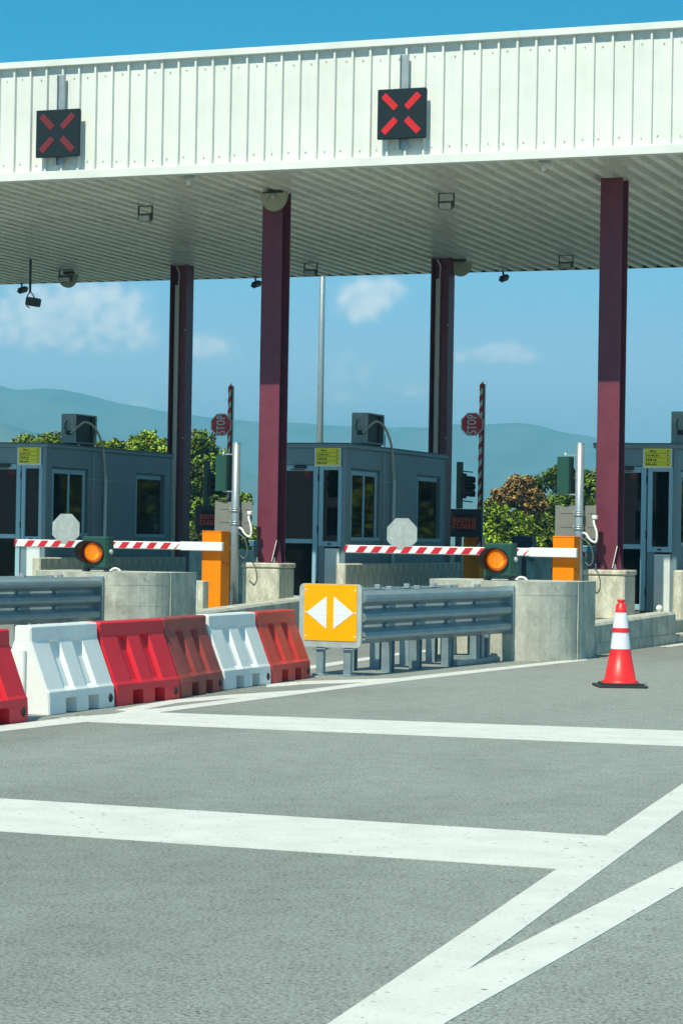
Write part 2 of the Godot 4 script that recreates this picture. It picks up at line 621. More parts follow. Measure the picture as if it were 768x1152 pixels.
# ------------------------------------------------------------------ canopy
func canopy() -> void:
	var xl := -27.0
	var n := 121
	var pitch := 0.243
	var xr := xl + n * pitch
	var o := thing("canopy", "long white ribbed metal canopy spanning the toll lanes", "canopy", Vector3((xl + xr) / 2, 6.0, -35.0))
	var fz := -29.0
	# one fascia sheet: a flat pan with a raised seam and two faint stiffening lines
	var variants := []
	for v in 3:
		var st := mb()
		var pr := [Vector2(0, 0), Vector2(0.008, 0.050), Vector2(0.034, 0.050), Vector2(0.040, 0.0), Vector2(0.112 + 0.004 * v, 0.0), Vector2(0.128 + 0.004 * v, 0.0025), Vector2(0.144 + 0.004 * v, 0.0), Vector2(0.2425, 0.0)]
		for i in pr.size() - 1:
			var a: Vector2 = pr[i]
			var b: Vector2 = pr[i + 1]
			quad(st, Vector3(a.x, 0.0, a.y) + org, Vector3(a.x, 1.45, a.y) + org, Vector3(b.x, 1.45, b.y) + org, Vector3(b.x, 0.0, b.y) + org)
		st.generate_normals()
		variants.append(st.commit())
	for i in n:
		piece(o, "fascia_panel", variants[(i * 7 + i / 5) % 3], M.canopy_white, Vector3(xl + i * pitch, 6.07, fz + 0.002 * sin(i * 2.3)) - org)
	box_part(o, "cap_flashing", "canopy_white", xl - 0.05, xr + 0.05, 7.512, 7.60, fz - 0.25, fz + 0.085, 0.006)
	box_part(o, "bottom_flashing", "canopy_white", xl - 0.05, xr + 0.05, 6.0, 6.115, fz - 0.06, fz + 0.058, 0.006)
	box_part(o, "fascia_backing", "dark_steel", xl, xr, 6.12, 7.50, fz - 0.12, fz - 0.02, 0.0)
	box_part(o, "roof_deck", "canopy_white", xl, xr, 7.30, 7.40, -41.25, fz - 0.13, 0.0)
	box_part(o, "rear_fascia", "canopy_white", xl, xr, 6.18, 7.5, -41.36, -41.26, 0.0)
	box_part(o, "end_fascia", "canopy_white", xl - 0.06, xl - 0.005, 6.0, 7.5, -41.3, fz - 0.05, 0.0)
	box_part(o, "end_fascia", "canopy_white", xr + 0.005, xr + 0.06, 6.0, 7.5, -41.3, fz - 0.05, 0.0)
	# soffit sheets, four ribs each
	var st := mb()
	for r in 4:
		var x := r * pitch
		var pr := [Vector2(x, 0.110), Vector2(x + 0.090, 0.110), Vector2(x + 0.122, 0.0), Vector2(x + 0.225, 0.0), Vector2(x + pitch - 0.001, 0.110)]
		for i in pr.size() - 1:
			var a: Vector2 = pr[i]
			var b: Vector2 = pr[i + 1]
			quad(st, Vector3(a.x, a.y, 0.0) + org, Vector3(b.x, b.y, 0.0) + org, Vector3(b.x, b.y, -12.2) + org, Vector3(a.x, a.y, -12.2) + org)
	st.generate_normals()
	var sheet := st.commit()
	for i in 30:
		piece(o, "soffit_panel", sheet, M.soffit_white, Vector3(xl + i * 4 * pitch, 6.045 + 0.004 * (i % 2), fz - 0.061) - org)
	box_part(o, "rear_closure", "dark_steel", xl, xr, 6.05, 6.175, -41.29, -41.262, 0.0)
	box_part(o, "soffit_backing", "dark_steel", xl, xr, 6.165, 6.175, -41.25, fz - 0.13, 0.0)
	# screw heads of the fascia and the soffit
	var mm := MultiMesh.new()
	mm.transform_format = MultiMesh.TRANSFORM_3D
	var cyl := CylinderMesh.new()
	cyl.top_radius = 0.009
	cyl.bottom_radius = 0.009
	cyl.height = 0.010
	cyl.radial_segments = 8
	cyl.rings = 1
	mm.mesh = cyl
	var tr := []
	rng.seed = 3
	var turn := Basis(Vector3.RIGHT, PI / 2)
	for i in n:
		for k in [[6.22, 0.115], [7.36, 0.15]]:
			tr.append(Transform3D(turn, Vector3(xl + i * pitch + k[1] + rng.randf_range(-0.03, 0.03), k[0] + rng.randf_range(-0.015, 0.015), fz + 0.005) - org))
		for k in 9:
			tr.append(Transform3D(Basis.IDENTITY, Vector3(xl + i * pitch + 0.16, 6.048 + 0.004 * ((i / 4) % 2) - 0.003, fz - 0.7 - k * 1.3 - 0.35 * (i % 3)) - org))
	mm.instance_count = tr.size()
	for i in tr.size():
		mm.set_instance_transform(i, tr[i])
	var s := MultiMeshInstance3D.new()
	s.name = "screws"
	s.multimesh = mm
	s.material_override = M.screw
	s.set_meta("kind", "stuff")
	o.add_child(s)

func column(at: Vector3, top: float, label: String, front: bool) -> Node3D:
	var o := thing("steel_column", label, "column", at, "steel columns carrying the canopy")
	var x := at.x
	var z := at.z
	var y0 := at.y
	var hw := 0.148
	var paint := "purple_paint"
	var st := mb()
	if not front:
		# this one stands with its open side to the traffic: two flanges, the web between them
		for sx in [-1.0, 1.0]:
			box_part(o, "flange", paint, x + sx * 0.15 - 0.011, x + sx * 0.15 + 0.011, y0 + 0.012, top, z - 0.15, z + 0.15, 0.002)
		box_part(o, "web", paint, x - 0.1385, x + 0.1385, y0 + 0.012, top, z - 0.006, z + 0.006, 0.0)
		box_part(o, "base_plate", paint, x - 0.2, x + 0.2, y0, y0 + 0.012, z - 0.2, z + 0.2, 0.003)
		box_part(o, "cable_duct", "duct_grey", x - 0.105, x - 0.025, y0 + 0.05, top - 0.35, z + 0.007, z + 0.06, 0.004)
		st = mb(true)
		tube(st, smooth_path([Vector3(x - 0.05, top - 0.36, z + 0.03), Vector3(x - 0.03, top - 0.15, z + 0.04), Vector3(x - 0.09, top - 0.02, z + 0.05)]), 0.012, 0.012, 6)
		part(o, "cable", st, "white_plastic")
		for yy in [1.2, 3.0, 4.9]:
			st = mb(true)
			lathe(st, [Vector2(0.0, 0.012), Vector2(0.014, 0.012), Vector2(0.016, 0.0)], Vector3(x + 0.15, yy, z + 0.151), 8, Basis(Vector3.RIGHT, Vector3(0, 0, 1), Vector3.DOWN))
			part(o, "bolt", st, "galvanised")
		return o
	# flange towards the camera, cut to a taper just above the plinth
	prism(st, PackedVector2Array([Vector2(x - hw * 0.45, y0 + 0.012), Vector2(x + hw * 0.45, y0 + 0.012), Vector2(x + hw, y0 + 0.32), Vector2(x + hw, top), Vector2(x - hw, top), Vector2(x - hw, y0 + 0.32)]), z + 0.135, z + 0.155)
	part(o, "flange", st, paint)
	box_part(o, "flange", paint, x - hw, x + hw, y0 + 0.012, top, z - 0.155, z - 0.135, 0.002)
	box_part(o, "web", paint, x - 0.007, x + 0.007, y0 + 0.012, top, z - 0.135, z + 0.135, 0.0)
	box_part(o, "base_plate", paint, x - 0.2, x + 0.2, y0, y0 + 0.012, z - 0.2, z + 0.2, 0.003)
	for sx in [-1.0, 1.0]:
		st = mb()
		prism(st, PackedVector2Array([Vector2(0.0, 0.012), Vector2(0.185, 0.012), Vector2(0.15, 0.30), Vector2(0.0, 0.34)]), -0.006, 0.006, Transform3D(Basis(Vector3(sx, 0, 0), Vector3.UP, Vector3(0, 0, sx)), Vector3(x, y0, z + 0.06)))
		part(o, "gusset", st, paint)
		for sz in [-1.0, 1.0]:
			st = mb()
			lathe(st, [Vector2(0.0, 0.075), Vector2(0.010, 0.075), Vector2(0.010, 0.03), Vector2(0.02, 0.03), Vector2(0.02, 0.012)], Vector3(x + sx * 0.13, y0, z + sz * 0.18), 8)
			part(o, "anchor_bolt", st, "galvanised")
	st = mb(true)
	tube(st, smooth_path([Vector3(x + 0.10, y0 + 0.02, z + 0.21), Vector3(x + 0.12, y0 + 0.14, z + 0.19), Vector3(x + 0.15, y0 + 0.31, z + 0.165)]), 0.006, 0.006, 6)
	part(o, "cable", st, "white_plastic")
	return o

# ------------------------------------------------------------------ signs on the fascia
func lane_signal(x: float, y: float, bright: int, label: String) -> void:
	var z := -28.835
	var o := thing("lane_signal", label, "signal", Vector3(x, y - 0.32, -28.97), "lane signals on the canopy fascia")
	var case := box_part(o, "housing", "led_face", x - 0.32, x + 0.32, y - 0.315, y + 0.315, z - 0.055, z, 0.008)
	case.name = "housing"
	box_part(o, "back_cover", "galvanised", x - 0.30, x + 0.322, y - 0.30, y + 0.30, z - 0.068, z - 0.056, 0.004)
	var st := mb()
	bb(st, x - 0.055, x + 0.055, 6.19, 7.39, -28.949, -28.943)
	bb(st, x - 0.055, x - 0.049, 6.19, 7.39, -28.9425, -28.910)
	bb(st, x + 0.049, x + 0.055, 6.19, 7.39, -28.9425, -28.910)
	part(o, "mounting_channel", st, "galvanised")
	for k in 4:
		var a := PI / 4 + k * PI / 2
		var d := Vector2(cos(a), sin(a))
		var nrm := Vector2(-d.y, d.x)
		st = mb()
		var plate := PackedVector2Array()
		for c in [[0.095, -0.044], [0.337, -0.044], [0.337, 0.044], [0.095, 0.044]]:
			plate.append(Vector2(x, y) + d * c[0] + nrm * c[1])
		prism(st, plate, z + 0.001, z + 0.004)
		var bar := part(o, "light_bar", st, "led_plate_%d" % bright)
		st = mb()
		for i in 11:
			for j in 4:
				var c := Vector2(x, y) + d * (0.109 + i * 0.0215) + nrm * ((j - 1.5) * 0.021)
				var q := PackedVector2Array()
				for s in 6:
					q.append(c + Vector2(cos(TAU * s / 6), sin(TAU * s / 6)) * 0.0075)
				prism(st, q, z + 0.004, z + 0.010)
		part(bar, "light_dots", st, "led_red_%d" % bright)

# ------------------------------------------------------------------ booth (island coordinates)
func booth(label: String) -> Node3D:
	var x0 := -8.965
	var x1 := -7.805
	var z0 := -32.8                     # front
	var z1 := -37.2
	var f := 0.30                       # floor
	var t := 2.58
	var o := thing("toll_booth", label, "booth", Vector3((x0 + x1) / 2, f, (z0 + z1) / 2), "toll booths under the canopy")
	box_part(o, "floor", "booth_inside", x0 + 0.01, x1 - 0.01, f, f + 0.05, z1 + 0.01, z0 - 0.01, 0.0)
	# front wall: lintel, corner posts, the strip between door and side window
	box_part(o, "front_panel", "booth_front", x0, x1 - 0.05, 2.335, t, z0 - 0.06, z0, 0.004)
	box_part(o, "corner_post", "booth_front", x1 - 0.065, x1, f, t, z0 - 0.08, z0 + 0.012, 0.008)
	box_part(o, "corner_post", "booth_front", x0, x0 + 0.06, f, 2.33, z0 - 0.08, z0 + 0.006, 0.008)
	# door: x from -8.90 to -8.25
	var door := box_part(o, "door", "booth_frame", -8.32, -8.245, f + 0.055, 2.33, z0 - 0.05, z0 - 0.005, 0.006)
	box_part(door, "stile", "booth_frame", -8.90, -8.83, f + 0.055, 2.33, z0 - 0.05, z0 - 0.005, 0.006)
	box_part(door, "top_rail", "booth_frame", -8.828, -8.322, 2.25, 2.33, z0 - 0.05, z0 - 0.006, 0.006)
	box_part(door, "middle_rail", "booth_frame", -8.828, -8.322, 1.20, 1.265, z0 - 0.05, z0 - 0.006, 0.006)
	box_part(door, "kick_rail", "booth_frame", -8.828, -8.322, f + 0.06, f + 0.14, z0 - 0.05, z0 - 0.006, 0.006)
	box_part(door, "glass", "glass", -8.828, -8.322, 1.266, 2.249, z0 - 0.032, z0 - 0.026, 0.0)
	box_part(door, "glass", "glass", -8.828, -8.322, f + 0.142, 1.198, z0 - 0.032, z0 - 0.026, 0.0)
	var st := mb()
	bb(st, -8.60, -8.42, 2.285, 2.325, z0 - 0.004, z0 + 0.05, 0.006)
	bb(st, -8.66, -8.44, 2.262, 2.275, z0 + 0.02, z0 + 0.035, 0.002)
	part(door, "door_closer", st, "black")
	st = mb(true)
	tube(st, [Vector3(-8.79, 1.05, z0 + 0.03), Vector3(-8.79, 1.45, z0 + 0.03)], 0.012, 0.012, 8)
	part(door, "handle", st, "galvanised")
	for y in [0.55, 1.35, 2.1]:
		box_part(door, "hinge", "black", -8.243, -8.232, y, y + 0.11, z0 - 0.02, z0 + 0.012, 0.002)
	# side light
	var sl := box_part(o, "side_light", "booth_frame", -8.225, -8.16, 1.16, 2.33, z0 - 0.05, z0 + 0.006, 0.006)
	box_part(sl, "frame", "booth_frame", -7.93, -7.872, 1.16, 2.33, z0 - 0.05, z0 + 0.006, 0.006)
	box_part(sl, "frame", "booth_frame", -8.158, -7.932, 2.265, 2.33, z0 - 0.05, z0 + 0.005, 0.006)
	box_part(sl, "frame", "booth_frame", -8.158, -7.932, 1.16, 1.235, z0 - 0.05, z0 + 0.005, 0.006)
	box_part(sl, "glass", "glass", -8.158, -7.932, 1.236, 2.264, z0 - 0.03, z0 - 0.024, 0.0)
	box_part(sl, "latch", "black", -8.08, -8.02, 1.185, 1.205, z0 + 0.005, z0 + 0.016, 0.002)
	box_part(o, "lower_panel", "white_panel", -8.125, -7.90, f + 0.02, 1.135, z0 - 0.03, z0 - 0.006, 0.006)
	box_part(o, "panel_surround", "booth_front", -8.23, -8.127, f + 0.02, 1.158, z0 - 0.05, z0 - 0.014, 0.004)
	box_part(o, "panel_surround", "booth_front", -7.898, -7.872, f + 0.02, 1.158, z0 - 0.05, z0 - 0.014, 0.002)
	# notice board
	var nb := box_part(o, "notice", "white_panel", -8.295, -7.885, 2.31, 2.60, z0 + 0.014, z0 + 0.026, 0.004)
	box_part(nb, "yellow_field", "notice_yellow", -8.272, -7.908, 2.335, 2.578, z0 + 0.0262, z0 + 0.029, 0.0)
	st = mb()
	rng.seed = 5
	for r in 3:
		bb(st, -8.268, -7.912, 2.392 + 0.06 * r, 2.397 + 0.06 * r, z0 + 0.0291, z0 + 0.0305)
	for r in 4:
		var yy := 2.352 + 0.06 * r
		var x := -8.25
		var stop: float = [-8.10, -8.12, -8.06, -8.13][r]
		if r == 3:
			x = -8.19
		while x < stop:
			var w := rng.randf_range(0.012, 0.03)
			bb(st, x, x + w, yy, yy + rng.randf_range(0.016, 0.028), z0 + 0.0291, z0 + 0.0305)
			x += w + rng.randf_range(0.006, 0.012)
		bb(st, -7.955, -7.93, yy + 0.002, yy + 0.018, z0 + 0.0291, z0 + 0.0305)
	part(nb, "print", st, "notice_ink")
	# right side wall: panels around two windows
	box_part(o, "side_panel", "booth_front", x1 - 0.05, x1 - 0.004, 2.30, t, z1, z0 - 0.082, 0.0)
	box_part(o, "side_panel", "booth_front", x1 - 0.05, x1 - 0.004, f, 1.245, z1, z0 - 0.082, 0.0)
	box_part(o, "side_panel", "booth_front", x1 - 0.05, x1 - 0.004, 1.2455, 2.2995, -33.0, z0 - 0.082, 0.0)
	box_part(o, "side_panel", "booth_front", x1 - 0.05, x1 - 0.004, 1.2455, 2.2995, -35.88, -34.17, 0.0)
	box_part(o, "side_panel", "booth_front", x1 - 0.05, x1 - 0.004, 1.2455, 2.2995, z1, -36.97, 0.0)
	box_part(o, "panel_seam", "booth_frame", x1 - 0.004, x1 + 0.004, 2.138, 2.146, -35.8, -34.2, 0.0)
	box_part(o, "corner_post", "booth_front", x1 - 0.06, x1 + 0.006, f, t, z1 - 0.03, z1 + 0.0, 0.004)
	for wdw in [[-34.17, -33.0, true], [-36.97, -35.88, false]]:
		var a: float = wdw[0]
		var b: float = wdw[1]
		var wn := box_part(o, "window", "booth_trim", x1 - 0.05, x1 + 0.008, 2.272, 2.2995, a, b, 0.003)
		box_part(wn, "frame", "booth_trim", x1 - 0.05, x1 + 0.002, 1.30, 2.271, a, a + 0.07, 0.004)
		box_part(wn, "frame", "booth_frame" if wdw[2] else "booth_trim", x1 - 0.05, x1 - 0.008, 1.30, 2.271, a + 0.071, a + 0.14, 0.004)
		box_part(wn, "frame", "booth_frame", x1 - 0.05, x1 - 0.010, 1.30, 2.271, b - 0.06, b, 0.004)
		box_part(wn, "frame", "booth_frame", x1 - 0.048, x1 - 0.012, 2.20, 2.271, a + 0.141, b - 0.061, 0.004)
		box_part(wn, "sill", "booth_frame", x1 - 0.048, x1 + 0.012, 1.247, 1.30, a, b, 0.004)
		if wdw[2]:
			box_part(wn, "mullion", "booth_frame", x1 - 0.048, x1 - 0.014, 1.301, 2.199, (a + b) / 2 + 0.0, (a + b) / 2 + 0.05, 0.004)
			box_part(wn, "pane", "glass", x1 - 0.034, x1 - 0.028, 1.301, 2.199, a + 0.142, (a + b) / 2 - 0.001, 0.0)
			box_part(wn, "pane", "glass", x1 - 0.034, x1 - 0.028, 1.301, 2.199, (a + b) / 2 + 0.051, b - 0.062, 0.0)
		else:
			box_part(wn, "pane", "glass", x1 - 0.034, x1 - 0.028, 1.301, 2.199, a + 0.142, b - 0.062, 0.0)
	# back and left walls, roof
	box_part(o, "left_wall", "booth_front", x0, x0 + 0.05, f, t, z1, z0 - 0.082, 0.0)
	box_part(o, "back_wall", "booth_front", x0 + 0.051, x1 - 0.061, f, t, z1 - 0.02, z1 + 0.04, 0.0)
	var roof := box_part(o, "roof", "booth_front", x0 - 0.03, x1 + 0.03, t + 0.001, t + 0.07, z1 - 0.05, z0 + 0.04, 0.01)
	box_part(roof, "roof_edge", "booth_trim", x0 - 0.034, x1 + 0.036, t + 0.055, t + 0.076, z1 - 0.055, z0 + 0.046, 0.004)
	# counter inside, and a small red indicator lamp behind the glass
	box_part(o, "counter", "booth_inside", x0 + 0.3, x1 - 0.07, 1.0, 1.06, z1 + 0.3, z0 - 0.9, 0.01)
	st = mb(true)
	lathe(st, [Vector2(0.0, -0.05), Vector2(0.035, -0.035), Vector2(0.05, 0.0), Vector2(0.035, 0.035), Vector2(0.0, 0.05)], Vector3(-8.46, 2.20, z0 - 0.10), 12)
	part(o, "red_lamp", st, "red_lamp")
	# conduit and drain pipe down the side wall
	st = mb(true)
	tube(st, [Vector3(x1 + 0.03, 0.35, -34.72), Vector3(x1 + 0.03, 2.18, -34.72)], 0.026, 0.026, 10)
	part(o, "drain_pipe", st, "white_panel")
	st = mb(true)
	tube(st, [Vector3(x1 + 0.012, 0.4, -34.33), Vector3(x1 + 0.012, 2.52, -34.33), Vector3(x1 + 0.02, 2.85, -34.33)], 0.008, 0.008, 6)
	part(o, "lightning_rod", st, "galvanised")
	return o

func air_conditioner(label: String) -> Node3D:
	# outdoor unit on the roof: its narrow end looks down the lane, its open coil side to the right
	var x0 := -8.20
	var x1 := -7.945
	var y0 := 2.70
	var y1 := 3.155
	var z0 := -34.0
	var z1 := -34.72
	var o := thing("air_conditioner", label, "air conditioner", Vector3((x0 + x1) / 2, 2.656, (z0 + z1) / 2), "air conditioners on the booth roofs")
	var st := mb()
	bb(st, x0, x1, y0, y1, z0 - 0.02, z0, 0.006)
	bb(st, x0, x1, y1 - 0.02, y1 + 0.004, z1, z0 - 0.021, 0.006)
	bb(st, x0, x1, y0, y0 + 0.02, z1, z0 - 0.021, 0.0)
	bb(st, x0, x0 + 0.02, y0 + 0.021, y1 - 0.021, z1, z0 - 0.021, 0.0)
	bb(st, x0 + 0.021, x1, y0 + 0.021, y1 - 0.021, z1, z1 + 0.05, 0.0)
	part(o, "case", st, "ac_case")
	box_part(o, "coil", "black", x0 + 0.03, x1 - 0.05, y0 + 0.022, y1 - 0.022, z1 + 0.055, z0 - 0.03, 0.0)
	st = mb()
	for k in 9:
		bb(st, x1 - 0.012, x1 - 0.008, y0 + 0.03 + 0.045 * k, y0 + 0.034 + 0.045 * k, z1 + 0.05, z0 - 0.022)
	bb(st, x1 - 0.014, x1 + 0.002, y0 + 0.021, y1 - 0.021, z1 + 0.05, z1 + 0.08)
	part(o, "coil_guard", st, "dark_steel")
	var cover := box_part(o, "service_cover", "ac_case", x0 + 0.03, x0 + 0.13, y0 + 0.22, y1 - 0.06, z0 + 0.0005, z0 + 0.012, 0.004)
	box_part(cover, "valve", "black", x0 + 0.10, x1 - 0.06, y0 + 0.13, y0 + 0.19, z0 + 0.0005, z0 + 0.05, 0.01)
	for s in [z0 - 0.14, z1 + 0.06]:
		box_part(o, "foot", "dark_steel", x0 + 0.02, x1 - 0.02, 2.657, y0, s, s + 0.06, 0.0)
	st = mb(true)
	tube(st, smooth_path([Vector3(x0 + 0.10, y0 + 0.35, z0 + 0.015), Vector3(x0 + 0.09, y0 + 0.24, z0 + 0.05), Vector3(x0 + 0.14, y0 + 0.17, z0 + 0.06)]), 0.008, 0.008, 6)
	part(o, "cable", st, "black")
	# insulated hose looping from the valve over the edge into the drain pipe
	st = mb(true)
	tube(st, smooth_path([Vector3(x1 - 0.07, y0 + 0.15, z0 + 0.04), Vector3(x1 - 0.02, y0 + 0.22, z0 - 0.02), Vector3(x1 + 0.06, y0 + 0.335, z0 - 0.2), Vector3(x1 + 0.12, y0 + 0.25, z0 - 0.42), Vector3(x1 + 0.16, y0 + 0.0, z0 - 0.60), Vector3(x1 + 0.168, y0 - 0.35, z0 - 0.69), Vector3(x1 + 0.17, y0 - 0.54, z0 - 0.72)]), 0.019, 0.019, 8)
	part(o, "hose", st, "hose")
	return o

# ------------------------------------------------------------------ island furniture (island coordinates)
func island(dx: float) -> void:
	org = Vector3.ZERO
	var st := mb()
	var r := Vector3(dx, 0, 0)
	bb(st, -8.83 + dx, -7.56 + dx, 0.0, 0.285, -43.0, -25.9, 0.02)
	var o := structure("traffic_island", st, "concrete")
	o.set_meta("label", "raised concrete island between two toll lanes")
	r = Vector3.ZERO

func nose(label: String) -> Node3D:
	# D-shaped block: round nose to the traffic, cast in lifts whose joints show
	var o := thing("concrete_nose", label, "concrete block", Vector3(-8.0, 0, -25.5), "round concrete noses of the islands")
	var lifts := [[0.0, 0.2195], [0.220, 0.4595], [0.460, 0.70], [0.7005, 0.845]]
	for k in lifts.size():
		var poly := PackedVector2Array()
		var grow: float = [0.0015, 0.0, 0.001, 0.003][k]
		for i in 25:
			var a := PI * i / 24.0
			var c := cos(a)
			var t := clampf(c * 1.0, -1.0, 1.0) * 1.49                  # arc of 0.83 m radius
			poly.append(Vector2(-8.0 + (0.833 + grow) * sin(t), 25.633 - (0.833 + grow) * cos(t)))
		poly.append(Vector2(-8.83 - grow, 26.3))
		poly.append(Vector2(-7.17 + grow, 26.3))
		var st := mb()
		# polygon lies in x / -z; its local z is height
		prism(st, poly, lifts[k][0], lifts[k][1], Transform3D(Basis(Vector3.RIGHT, Vector3(0, 0, -1), Vector3.UP), Vector3.ZERO))
		part(o, "concrete_lift", st, "concrete")
	var st := mb()
	bb(st, -8.81, -7.19, 0.01, 0.83, -26.25, -25.62)
	part(o, "joint", st, "joint_filler")
	box_part(o, "corner_strip", "concrete_pale", -7.182, -7.160, 0.0, 0.848, -25.60, -25.575, 0.003)
	return o

func low_wall(label: String, dx := 0.0, end := 0.408) -> Node3D:
	var o := thing("low_kerb_wall", label, "wall", Vector3(-7.46 + dx, 0, -28.5), "low walls edging the islands")
	var st := mb()
	var n := noise(0.9, 8, 3)
	var zs := []
	for i in 10:
		zs.append(lerpf(-26.31, -30.85, i / 9.0))
	for i in 9:
		var p := []
		for k in [0, 1]:
			var z: float = zs[i + k]
			var y := lerpf(0.352, end, (z + 26.31) / -4.54) + 0.006 * n.get_noise_1d(z * 3.0)
			p.append([Vector3(-7.555 + dx, 0, z), Vector3(-7.555 + dx, y, z), Vector3(-7.37 + dx, y - 0.006, z), Vector3(-7.345 + dx, y - 0.035, z), Vector3(-7.345 + dx, 0.13, z), Vector3(-7.333 + dx, 0.12, z), Vector3(-7.333 + dx, 0.0, z)])
		for k in 6:
			quad(st, p[0][k], p[1][k], p[1][k + 1], p[0][k + 1])
		for e in [0, 1]:
			if (i == 0 and e == 0) or (i == 8 and e == 1):
				face(st, [p[e][0], p[e][1], p[e][2], p[e][3], p[e][4]], p[e][2] + Vector3(0, 0, 1 if e == 1 else -1))
				face(st, [p[e][0], p[e][4], p[e][5], p[e][6]], p[e][2] + Vector3(0, 0, 1 if e == 1 else -1))
	part(o, "wall_body", st, "concrete")
	st = mb()
	bb(st, -7.50 + dx, -7.325 + dx, 0.0, 0.11, -33.0, -30.86, 0.02)
	part(o, "kerb", st, "concrete")
	return o

func side_wall(label: String) -> Node3D:
	var o := thing("side_wall", label, "wall", Vector3(-7.65, 0.0, -34.8), "concrete walls beside the booths")
	box_part(o, "wall_body", "concrete_pale", -7.722, -7.582, 0.0, 0.925, -37.4, -32.24, 0.02)
	box_part(o, "footing", "concrete", -7.581, -7.45, 0.0, 0.12, -37.4, -32.3, 0.02)
	return o

func plinth(label: String) -> Node3D:
	var o := thing("concrete_plinth", label, "plinth", Vector3(-8.305, 0.28, -31.15), "concrete plinths under the front columns")
	var st := mb()
	bb(st, -8.58, -8.03, 0.28, 0.855, -31.44, -30.88, 0.02)
	bb(st, -8.595, -8.015, 0.8555, 0.925, -31.455, -30.865, 0.022)
	part(o, "plinth_body", st, "concrete_pale")
	return o

func beacon(label: String) -> Node3D:
	# single amber signal head standing on the nose block
	var x := -7.955
	var o := thing("amber_signal", label, "signal", Vector3(x, 0.846, -25.3), "amber flashing signals on the noses")
	var z := -25.2
	var st := mb()
	bb(st, x - 0.165, x + 0.165, 0.885, 1.25, z - 0.16, z, 0.012)
	part(o, "housing", st, "signal_green")
	st = mb()
	bb(st, x - 0.150, x + 0.150, 0.90, 1.235, z + 0.0005, z + 0.012, 0.008)
	part(o, "door", st, "signal_green")
	var c := Vector3(x - 0.012, 1.065, z + 0.012)
	var fwd := Basis(Vector3.RIGHT, Vector3(0, 0, 1), Vector3.DOWN)
	st = mb(true)
	lathe(st, [Vector2(0.118, 0.0), Vector2(0.113, 0.02), Vector2(0.09, 0.036), Vector2(0.055, 0.046), Vector2(0.0, 0.05)], c, 28, fwd)
	var lens := part(o, "lens", st, "amber_lens")
	st = mb(true)
	lathe(st, [Vector2(0.088, 0.0375), Vector2(0.055, 0.048), Vector2(0.0, 0.053)], c, 20, fwd)
	part(lens, "lit_centre", st, "amber_bulb")
	# visor: open tube, cut back below
	st = mb(true)
	var seg := 36
	for i in seg:
		var p := []
		for k in [0, 1]:
			var a: float = TAU * (i + k) / seg - PI / 2
			var open := clampf(0.5 + 0.62 * cos(a) - 0.42 * sin(a), 0.0, 1.0)     # cut away below and on the lane side
			var d := lerpf(0.23, 0.022, open)
			for r in [0.125, 0.131]:
				p.append(c + fwd * Vector3(cos(a) * r, 0.0, -sin(a) * r))
				p.append(c + fwd * Vector3(cos(a) * r * 1.03, d, -sin(a) * r * 1.03))
		quad(st, p[0], p[1], p[5], p[4])
		quad(st, p[2], p[6], p[7], p[3])
		quad(st, p[1], p[3], p[7], p[5])
	part(o, "visor", st, "black")
	for s in [-1.0, 1.0]:
		box_part(o, "foot", "dark_steel", x + s * 0.14 - 0.035, x + s * 0.14 + 0.035, 0.846, 0.885, z - 0.11, z - 0.03, 0.004)
	st = mb(true)
	lathe(st, [Vector2(0.0, 0.0), Vector2(0.028, 0.0), Vector2(0.03, 0.02), Vector2(0.016, 0.034), Vector2(0.0, 0.036)], Vector3(x + 0.166, 1.075, z - 0.06), 14, Basis(Vector3(0, -1, 0), Vector3(1, 0, 0), Vector3(0, 0, 1)))
	part(o, "knob", st, "sign_back")
	st = mb(true)
	tube(st, smooth_path([Vector3(x + 0.20, 0.856, z + 0.0), Vector3(x + 0.24, 0.885, z - 0.01), Vector3(x + 0.29, 0.88, z - 0.02), Vector3(x + 0.32, 0.855, z - 0.02)]), 0.012, 0.012, 8)
	part(o, "cable_loop", st, "white_plastic")
	return o

